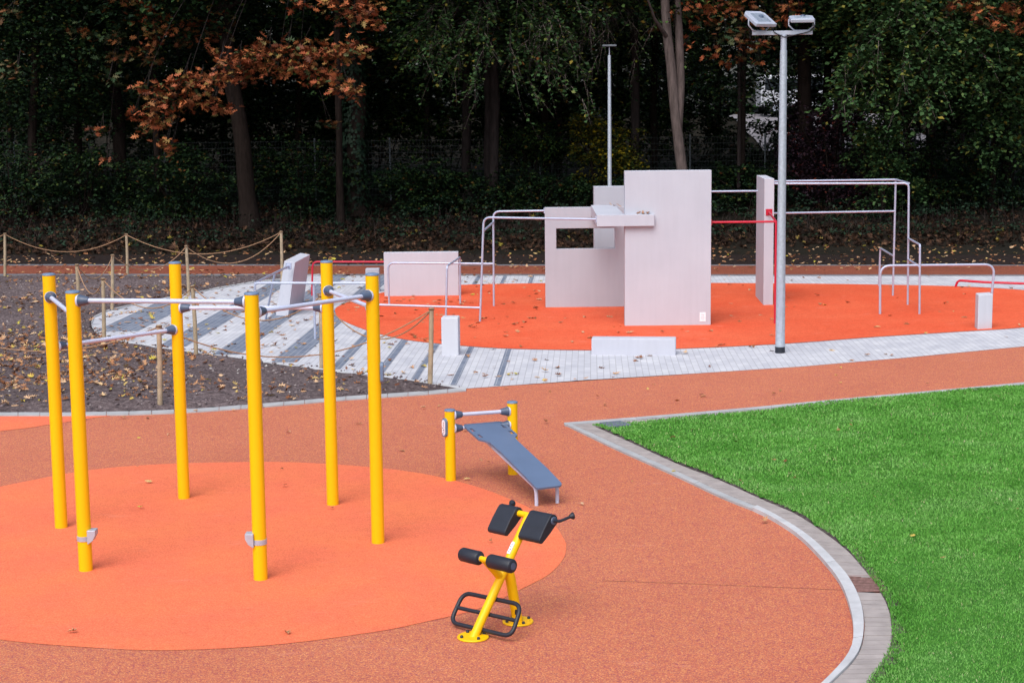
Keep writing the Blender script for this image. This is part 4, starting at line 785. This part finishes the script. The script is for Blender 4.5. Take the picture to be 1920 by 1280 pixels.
# ------------------------------------------------------------------ concrete climbing walls
def hbox(A, B, depth, z0, z1, mat, name, parent=None, bev=.008, dvec=None):
    d = (B - A); d.z = 0; pv = dvec if dvec is not None else Vector((-d.y, d.x, 0)).normalized() * depth
    lo = [Vector((p.x, p.y, z0)) for p in (A, B, B + pv, A + pv)]; hi = [Vector((p.x, p.y, z1)) for p in (A, B, B + pv, A + pv)]
    return MB().hexa(lo, hi).build(name, mat, parent, bev)
FA, FB = G(1171, 610.5), G(1334, 612); FB.y = FA.y = (FA.y + FB.y) / 2; zF = D(1250, 320, FA.y).z
WA, WB = G(1023, 577.5), G(1160, 580); WB = Vector((WB.x, WA.y, 0)); zW = D(1060, 389, WA.y).z
WC = Vector((FA.x + .9, WA.y, 0))
def climbing_block():
    t = empty('climbing_wall', tuple(FA), 'cluster of pale concrete climbing walls with a window opening and shelf slab', 'climbing wall')
    hbox(FA, FB, .22, -.02, zF, M['concrete'], 'front_wall', t)
    th = .16; x0, x1 = WA.x, WC.x; wx0, wx1 = D(1043, 440, WA.y).x, D(1153, 440, WA.y).x; wz0, wz1 = D(1100, 466.5, WA.y).z, D(1100, 428, WA.y).z
    X = [x0, wx0, wx1, x1]; Z = [-.02, wz0, wz1, zW]; mb = MB(); vs = [(x, y, z) for y in (WA.y, WA.y + th) for z in Z for x in X]; ix = lambda s, j, i: s * 16 + j * 4 + i; fs = []
    for j in range(3):
        for i in range(3):
            if (i, j) == (1, 1): continue
            fs += [(ix(0, j, i), ix(0, j, i + 1), ix(0, j + 1, i + 1), ix(0, j + 1, i)), (ix(1, j, i + 1), ix(1, j, i), ix(1, j + 1, i), ix(1, j + 1, i + 1))]
    for i in range(3): fs += [(ix(0, 3, i), ix(0, 3, i + 1), ix(1, 3, i + 1), ix(1, 3, i)), (ix(1, 0, i), ix(1, 0, i + 1), ix(0, 0, i + 1), ix(0, 0, i))]
    for j in range(3): fs += [(ix(1, j, 0), ix(0, j, 0), ix(0, j + 1, 0), ix(1, j + 1, 0)), (ix(0, j, 3), ix(1, j, 3), ix(1, j + 1, 3), ix(0, j + 1, 3))]
    fs += [(ix(0, 1, 1), ix(1, 1, 1), ix(1, 1, 2), ix(0, 1, 2)), (ix(0, 2, 2), ix(1, 2, 2), ix(1, 2, 1), ix(0, 2, 1)), (ix(0, 1, 1), ix(0, 2, 1), ix(1, 2, 1), ix(1, 1, 1)), (ix(0, 1, 2), ix(1, 1, 2), ix(1, 2, 2), ix(0, 2, 2))]
    mb.add(vs, fs).build('window_wall', M['concrete_dark'], t, .006)  # darker concrete puts the front wall's shade into the colour
    Yb = G(1416.5, 556).y - .4; ba = D(1114, 400, Yb); bb = D(1180, 400, Yb); hbox(Vector((ba.x, Yb, 0)), Vector((bb.x + .9, Yb, 0)), .35, -.02, D(1140, 350, Yb).z, M['concrete_dark'], 'rear_wall', t)
    Ys = FA.y - .10; sa, sb = D(1119, 412, Ys), D(1227, 412, Ys); z0, z1 = D(1170, 424.5, Ys).z, D(1170, 403, Ys).z
    A = Vector((sa.x, Ys, 0)); B = Vector((sb.x, Ys, 0))
    # slab notched round the front wall: left arm runs back to the window wall, front lip crosses in front of the wall
    poly = [A, B, Vector((B.x, FA.y - .003, 0)), Vector((FA.x - .003, FA.y - .003, 0)), Vector((FA.x - .003, WA.y - .003, 0)), Vector((A.x + .04, WA.y - .003, 0))]
    MB().prism([Vector((p.x, p.y, z0)) for p in poly], (0, 0, z1 - z0)).build('shelf_slab', M['concrete'], t, .006)
    c = D(1317.5, 594, FA.y - .004); pl = MB().box((c.x, FA.y - .004, c.z), .11, .006, .17).build('info_plate', M['label_white'], t)
    mb = MB()
    for k in range(3): mb.box((c.x, FA.y - .008, c.z + .04 - k * .035), .06, .002, .008)
    mb.build('plate_print', M['galv2'], pl)
    # few leaves stuck on the slab are their own thing
climbing_block()
zS = D(1170, 403, FA.y - .1).z
qv = np.array([[D(x, 402, FA.y - .06).x, FA.y - .06] for x in (1193, 1206, 1210, 1213)] + [[D(x, 390, 33).x, 33.2 + random.uniform(0, .5)] for x in (1150, 1156, 1161, 1165)])
scatter('fallen_leaves', 'few dry leaves resting on the concrete shelf slab', qv, lambda a, b: zS + .01, (.07, .11), 'fallen', .5, .5)
# pillar
PA, PB, PC = G(1431, 573), G(1449.5, 573), G(1416.5, 556); PB.y = PA.y; zP = D(1440, 335, PA.y).z
tag(hbox(PA, PB, 0, -.02, zP, M['concrete'], 'concrete_pillar', dvec=Vector((PC.x - PA.x, PC.y - PA.y, 0))), 'tall narrow concrete blade standing between front wall and silver bars', 'concrete wall')
LA, LB_ = G(721, 556.5), G(860, 556.5); LB_.y = LA.y
tag(hbox(LA, LB_, .2, -.02, D(790, 473, LA.y).z, M['concrete'], 'concrete_wall'), 'low wide concrete wall on the left of the orange island', 'concrete wall')
BA, BB = G(1109, 666), G(1267, 667); tag(hbox(BA, BB, .28, -.02, D(1190, 633.5, BA.y).z, M['concrete'], 'concrete_bench', bev=.015), 'long low concrete block at the front edge of the orange island', 'concrete block')
SA, SB = G(828, 667), G(860, 667); tag(hbox(SA, SB, .3, -.02, D(845, 595, SA.y).z, M['concrete_white'], 'concrete_block', bev=.02), 'upright pale concrete block on the striped paving in front of the steel bars', 'concrete block', 'upright concrete blocks')
RA, RB, RC = G(1833, 619), G(1860, 617), G(1824.5, 613)
tag(hbox(RA, RB, 0, -.02, D(1845, 553, RA.y).z, M['concrete_white'], 'concrete_block', bev=.012, dvec=Vector((RC.x - RA.x, .33, 0))), 'upright pale concrete block at the right under the low steel hurdle', 'concrete block', 'upright concrete blocks')
CA, CB = G(686, 548), G(711.5, 548); CB.y = CA.y; tag(hbox(CA, CB, .25, -.02, D(697, 504, CA.y).z, M['concrete_dark'], 'concrete_block', bev=.012), 'small grey concrete block half hidden behind the right front yellow post', 'concrete block', 'upright concrete blocks')
# leaning block
zK = D(540, 491, G(517, 592).y).z
lo = [G(517, 592, -.0), G(540, 593.5, -.0), G(569, 570, -.0), G(549, 568, -.0)]; hi = [G(533, 489, zK), G(553, 492, zK), G(581.5, 477, zK), G(563, 474, zK)]
tag(MB().hexa(lo, hi).build('leaning_block', M['concrete'], None, .01), 'slanted concrete block leaning right at the left end of the steel bars', 'concrete block')
# ------------------------------------------------------------------ steel bars
RB_ = .021
def Vt(px, py, base): return D(px, py, base.y)
def flange_plate(parent, p, nrm, mat, s=.11):
    nrm = Vector(nrm).normalized(); X = nrm.orthogonal().normalized() if abs(nrm.z) > .9 else nrm.cross(Vector((0, 0, 1))).normalized(); Y = nrm.cross(X)
    o = MB().box(p, s, s, .012, X, Y, nrm).build('flange_plate', mat, parent)
    for a in (-1, 1):
        for b in (-1, 1): MB().lathe(p + X * a * s * .35 + Y * b * s * .35 + nrm * .004, nrm, [(.011, 0), (.009, .014)], 8).build('bolt', mat, o)
def bars_left_tall():
    f = G(900, 604); b = G(926, 575); t = empty('steel_bars', tuple(f), 'tall silver bar frame running from window wall and shelf slab to the ground', 'climbing bars')
    zt = D(960, 407, f.y).z; cf = Vector((D(907, 412, f.y).x, f.y, zt)); e = Vector((D(1119, 408, FA.y - .1).x, FA.y - .02, zt - .0))
    MB().tube([f, cf, e], RB_, 14, bend=.14).build('front_bar', M['steel'], t); flange_plate(t, e + Vector((-.004, 0, 0)), (-1, 0, 0), M['steel'])
    zb = D(980, 396, b.y).z; cb = Vector((D(925, 405, b.y).x, b.y, zb)); e2 = Vector((WA.x, WA.y + .08, zb + .02))
    MB().tube([b, cb, e2], RB_, 14, bend=.14).build('rear_bar', M['steel'], t); flange_plate(t, e2 + Vector((-.004, 0, 0)), (-1, 0, 0), M['steel'])
    p = Vt(906.5, 433, f); q = Vt(925.5, 416, b); MB().tube([p, q], RB_, 12).build('cross_bar', M['steel'], t)
    u0 = G(730, 574); zl = D(800, 494.5, b.y).z; u1 = Vector((D(727.5, 496, u0.y).x, u0.y, zl)); MB().tube([u0, u1, Vt(926, 494.5, b)], RB_, 14, bend=.14).build('low_bar', M['steel'], t)
    g0 = G(697, 603); p1 = Vt(901, 577, f); p0 = D(700, 571, g0.y); MB().tube([g0, p0, p1], RB_, 14, bend=.08).build('knee_bar', M['steel'], t)
    h0 = G(836, 594); h1 = G(863, 572); zz = (D(837, 499, h0.y).z + D(862, 482, h1.y).z) / 2
    MB().tube([h0, Vector((D(838.5, 497, h0.y).x, h0.y, zz)), Vector((D(862.5, 482, h1.y).x, h1.y, zz)), h1], RB_, 14, bend=.07).build('hurdle_bar', M['steel'], t)
bars_left_tall()
def bars_left_low():
    c0 = G(478, 636); m = G(591, 636); r = G(698, 637); zt = D(600, 530, m.y).z; t = empty('steel_bars', tuple(m), 'low silver bar frame left of the island joined to the slanted block', 'climbing bars')
    C = Vector((D(478, 530, c0.y).x, c0.y, zt)); E = Vector((r.x, r.y, zt)); MB().tube([c0, C, E, r], RB_, 14, bend=.06).build('long_bar', M['steel'], t)
    MB().tube([m, Vector((D(588, 531, m.y).x, m.y, zt))], RB_, 12).build('upright', M['steel'], t)
    a = G(541, 499, zt); MB().tube([C + Vector((0, 0, 0)), a], RB_, 12).build('slanting_bar', M['steel'], t); flange_plate(t, a, Vector((-.35, -.93, .1)), M['steel'], .13)
    b0 = G(497, 603); MB().tube([b0, C.lerp(a, .57)], RB_, 12).build('upright', M['steel'], t)
bars_left_low()
def bars_right():
    A = G(1674, 555.5); B = G(1702, 572.5); C = G(1724, 590); Dd = G(1648, 537); t = empty('steel_bars', tuple(B), 'tall silver bar frame on the right joined to the concrete blade', 'climbing bars')
    zt = D(1690, 344, B.y).z; za = D(1679, 338.5, A.y).z; tb = Vector((D(1704, 345, B.y).x, B.y, zt)); ta = Vector((D(1679.5, 338, A.y).x, A.y, zt))
    e1 = Vector((PB.x, PA.y + .25, zt)); e2 = Vector((PB.x - .1, PA.y + 1.2, zt))
    MB().tube([B, tb, e1], RB_, 14, bend=.1).build('front_bar', M['steel'], t); MB().tube([A, ta, e2], RB_, 14, bend=.03).build('rear_bar', M['steel'], t); MB().tube([ta, tb], RB_, 12).build('cross_bar', M['steel'], t)
    zm = D(1678, 396, A.y).z; MB().tube([Vector((D(1678, 396, A.y).x, A.y, zm)), Vector((PB.x - .1, PA.y + 1.1, zm))], RB_, 12).build('middle_bar', M['steel'], t)
    z1 = D(1702, 447, B.y).z; z2 = D(1702, 486, B.y).z
    MB().tube([Vector((D(1703, 447, B.y).x, B.y, z1)), Vector((D(1725, 458, C.y).x, C.y, z1)), C], RB_, 12, bend=.06).build('step_bar', M['steel'], t); MB().tube([Vector((D(1702.5, 486, B.y).x, B.y, z2)), Vector((D(1724, 494, C.y).x, C.y, z2))], RB_, 12).build('rung', M['steel'], t)
    z3 = D(1675, 480, A.y).z; MB().tube([Vector((D(1675.5, 480, A.y).x, A.y, z3)), Vector((D(1650.5, 467, Dd.y).x, Dd.y, z3)), Dd], RB_, 12, bend=.06).build('step_bar', M['steel'], t)
    for e in (e1 + Vector((.006, 0, 0)),): flange_plate(t, e, (1, 0, 0), M['steel'])
    h = G(1650, 590); h2 = G(1863.5, 591); h2.y = h.y; zh = D(1760, 497, h.y).z; t2 = empty('steel_hurdle', tuple(h), 'low silver hurdle with rounded corners at the right', 'climbing bars')
    MB().tube([h, Vector((D(1650.5, 497, h.y).x, h.y, zh)), Vector((D(1865, 497, h.y).x, h.y, zh)), h2], RB_ + .003, 14, bend=.2).build('bar', M['steel'], t2)
    t3 = empty('steel_bar', (FB.x, FA.y, 0), 'single thin silver bar between tall front wall and concrete blade', 'climbing bars'); zc = D(1418, 357, PC.y).z
    e0 = Vector((D(1225, 357, PC.y - .3).x, PC.y - .25, zc)); e9 = Vector((PC.x + .02, PC.y - .25, zc)); o = MB().tube([e0, e9], RB_, 12).build('bar', M['steel'], t3)
bars_right()
def red_bars():
    r = G(1453, 608); t = empty('red_bars', tuple(r), 'dark red bar frame joining the tall front wall and the concrete blade', 'climbing bars'); z = D(1400, 416, FA.y + .1).z
    c = Vector((D(1455, 416, r.y).x, r.y, z)); MB().tube([Vector((FB.x, FA.y + .1, z)), c, r], RB_, 14, bend=.04).build('bar', M['red'], t); flange_plate(t, Vector((FB.x + .006, FA.y + .1, z)), (1, 0, 0), M['red'])
    s = Vector((D(1442, 398, PA.y).x, PA.y - .006, D(1442, 398, PA.y).z)); MB().tube([s, c], RB_, 12).build('slanting_bar', M['red'], t); flange_plate(t, s, (0, -1, 0), M['red'], .13)
    b = G(585, 555); z = D(650, 490, b.y).z; t = empty('red_bars', tuple(b), 'dark red bar running left from the low wide concrete wall', 'climbing bars')
    MB().tube([b, Vector((D(586, 490, b.y).x, b.y, z)), Vector((LA.x, LA.y + .1, z))], RB_, 14, bend=.12).build('bar', M['red'], t)
    b = G(1791, 539); t = empty('red_bars', tuple(b), 'low dark red bar just above the ground at the right edge', 'climbing bars'); e = G(1860, 529.5, .14); e2 = G(2050, 536, .14)
    MB().tube([b, G(1796, 525.5, .16), G(1845, 529, .15), e2], .026, 14, bend=.12).build('bar', M['red'], t)
red_bars()
# ------------------------------------------------------------------ lamps
def near_lamp():
    b = G(1462.5, 662); Y = b.y; t = empty('floodlight_mast', tuple(b), 'tall galvanised lamp mast with two floodlights at the front right', 'lamp post')
    z1 = D(1466, 95, Y).z; z2 = D(1467, 66, Y).z; r0 = 9 * Y / F_PX; r1 = 6.4 * Y / F_PX; r2 = 5.6 * Y / F_PX; bx = b.x
    m = MB().tube([(bx, Y, .1), (bx + .0, Y, z1)], [r0, r1], 24).build('mast', M['galv'], t); MB().lathe((bx, Y, -.01), (0, 0, 1), [(r0 + .004, 0), (r0 + .004, .12)], 24).build('base_sleeve', M['black'], t)
    MB().tube([(bx, Y, z1 - .02), (bx, Y, z2)], r2, 20).build('mast_top', M['galv2'], t)
    zd = D(1462, 583, Y).z; zu = D(1462, 560, Y).z; MB().prism([Vector((bx + x * .028 - .01, Y - r0 * 1.02, (zd + zu) / 2 + z)) for x, z in [(-1, -.45), (1, -.45), (1, .42), (.5, .46), (-.5, .46), (-1, .42)]], (0, .02, 0)).build('access_door', M['galv2'], m)
    xa, xb = D(1410, 62, Y).x, D(1523, 62, Y).x; zc = D(1467, 62, Y).z; MB().box(((xa + xb) / 2, Y, zc), xb - xa, .07, .065).build('crossarm', M['galv2'], t, .004)
    MB().box((xa - .001, Y, zc), .004, .05, .045).build('arm_end_shade', M['painted_void'], t)  # black plate paints a shaded hollow on the solid arm end
    def flood(cx, py_top, yaw, tilt, wd, ln):
        c = D(cx, 36, Y); X = Vector((math.cos(yaw), math.sin(yaw), 0)); Y0 = Vector((-math.sin(yaw), math.cos(yaw), 0)); Yv = Y0 * math.cos(tilt) + Vector((0, 0, 1)) * math.sin(tilt); Z = X.cross(Yv)
        pr = [(-wd / 2, -ln / 2), (wd / 2, -ln / 2), (wd / 2, ln * .36), (wd * .36, ln / 2), (-wd * .36, ln / 2), (-wd / 2, ln * .36)]
        h = MB().prism([c + X * a + Yv * b - Z * .03 for a, b in pr], Z * .06).build('floodlight', M['galv2'], t, .012)
        fb = MB()
        for k in range(9): fb.box(c + X * 0 + Yv * (-ln * .32 + k * ln * .07) + Z * .036, wd * .62, .010, .016, X, Yv, Z)
        fb.build('cooling_fins', M['galv'], h)
        MB().prism([c + X * a * .86 + Yv * b * .86 - Z * .036 for a, b in pr], Z * .005).build('lens', M['glass'], h)
        MB().lathe(c + Z * .03 + X * .02, Z, [(.045, 0), (.04, .02), (.028, .035)], 14).build('sensor', M['clamp'], h)
        hw = wd / 2 + .012; b0 = Vector((c.x, Y, zc + .035))
        MB().tube([c + X * hw, c + X * hw + Vector((0, 0, -.10)), b0 + X * (hw * .55), b0 - X * (hw * .55), c - X * hw + Vector((0, 0, -.10)), c - X * hw], .012, 8, bend=.02).build('bracket', M['galv2'], h)
        s = c + X * hw * .8 - Z * .02 - Y0 * .02
        MB().tube([s, s + Vector((.05, -.06, -.14)), Vector((s.x + .08 * (1 if cx < 1460 else -1), Y - .06, zc - .0)), Vector((bx, Y - .05, zc - .07))], .009, 8, bend=.08).build('cable', M['cable'], h)
    flood(1424, 28, math.radians(28), math.radians(30), .40, .44); flood(1503, 28, math.radians(-4), math.radians(11), .38, .40)
near_lamp()
def far_lamp():
    b = G(1143.5, 487); Y = b.y; t = empty('lamp_post', tuple(b), 'slender galvanised lamp post standing behind the concrete walls', 'lamp post'); z = D(1141, 104, Y).z
    MB().tube([(b.x, Y, 0), (b.x, Y, D(1141, 200, Y).z), (b.x, Y, z)], [.062, .045, .038], 16).build('mast', M['galv'], t)
    zt = D(1142, 86, Y).z; MB().tube([(b.x, Y, z), (b.x, Y, zt)], .012, 8).build('stem', M['galv2'], t); MB().box((b.x, Y, zt), .36, .22, .045).build('lamp_head', M['fence_post'], t, .012)
far_lamp()
# ------------------------------------------------------------------ rope fence
def rope_fence():
    P = {'a': (9, 437, 518), 'b': (237, 438, 516), 'c': (527, 433, 541), 'd': (349, 460, 555), 'e': (211, 477, 582), 'f': (144, 495, 618), 'g': (193, 521, 645), 'h': (361, 535, 668), 'i': (601, 553, 692), 'j': (298, 609, 766), 'k': (809, 577, 722)}
    BX = {'h': 368, 'i': 603, 'f': 150, 'g': 195, 'a': 9, 'b': 239, 'c': 529, 'd': 354, 'e': 210, 'j': 300, 'k': 806}
    t = empty('rope_fence', (-5, 30, 0), 'wooden stakes linked by sagging hemp rope around the soil bed', 'rope fence'); tops = {}
    for k, (x, yt, yb) in P.items():
        b = G(BX[k], yb); tp = D(x, yt, b.y); tops[k] = tp - Vector((0, 0, .03)); r = .034 if k not in 'jk' else .036
        MB().tube([b - Vector((0, 0, .05)), b.lerp(tp, .5) + Vector((.006, 0, 0)), tp], [r * 1.05, r, r * .95], 10).build('stake', M['wood'], t)
    def rope(a, b, py, skew=.5):
        A = tops[a] if isinstance(a, str) else a; B = tops[b] if isinstance(b, str) else b; m = A.lerp(B, skew); zl = D(960, py, m.y).z
        c = 2 * zl - (A.z + B.z) / 2; pts = []
        for i in range(17):
            s = i / 16; p = A.lerp(B, s); p.z = A.z * (1 - s) ** 2 + B.z * s * s + c * 2 * s * (1 - s); pts.append(p)
        MB().tube(pts, .010, 6).build('rope', M['rope'], t)
        for e in (A, B): MB().tube([e + Vector((.037 * math.cos(q), .037 * math.sin(q), .01)) for q in np.linspace(0, 6.3, 11)], .012, 5).build('knot', M['rope'], t)
    for a, b, py in (('a', 'b', 463), ('b', 'c', 470), ('c', 'd', 487), ('d', 'e', 498), ('e', 'f', 513), ('f', 'g', 541), ('g', 'h', 570), ('h', 'i', 595), ('i', 'k', 632), ('j', 'k', 664)): rope(a, b, py)
    rope(Vector((tops['a'].x - 3.2, tops['a'].y, tops['a'].z)), 'a', 455); rope(D(-150, 600, 27.5), 'j', 648)
rope_fence()
# ------------------------------------------------------------------ ground fittings
def grate():
    t = empty('drain_grate', tuple(sum(GR, Vector()) / 5), 'rusty iron drain grate set in the paver band beside the lawn', 'drain')
    c = [Vector((p.x, p.y, 0)) for p in (G(1588, 1083), G(1641, 1083), G(1662, 1111), G(1605, 1112))]
    MB().prism([p + Vector((0, 0, .005)) for p in c], (0, 0, .002)).build('pit_shade', M['painted_void'], t)  # thin black plate paints the darkness below the bars
    fr = MB()
    for i in range(4): fr.tube([c[i] + Vector((0, 0, .02)), c[(i + 1) % 4] + Vector((0, 0, .02))], .008, 6)
    fr.build('frame', M['rust'], t); mb = MB()
    for k in range(9):
        s = (k + .7) / 9.6; a = c[0].lerp(c[3], s); b = c[1].lerp(c[2], s); d = (b - a); L = d.length; d.normalize(); mb.box((a + b) / 2 + Vector((0, 0, .018)), L, .015, .014, d, Vector((-d.y, d.x, 0)))
    mb.build('bars', M['rust'], t)
grate()
c = [G(1124, 800.5), G(1163, 797), G(1184, 804.5), G(1141, 808.5)]
tag(MB().prism([Vector((p.x, p.y, .01)) for p in c], (0, 0, .055)).build('manhole_cover', M['manhole'], None, .005), 'square dark grey inspection cover at the pointed tip of the lawn', 'manhole cover')
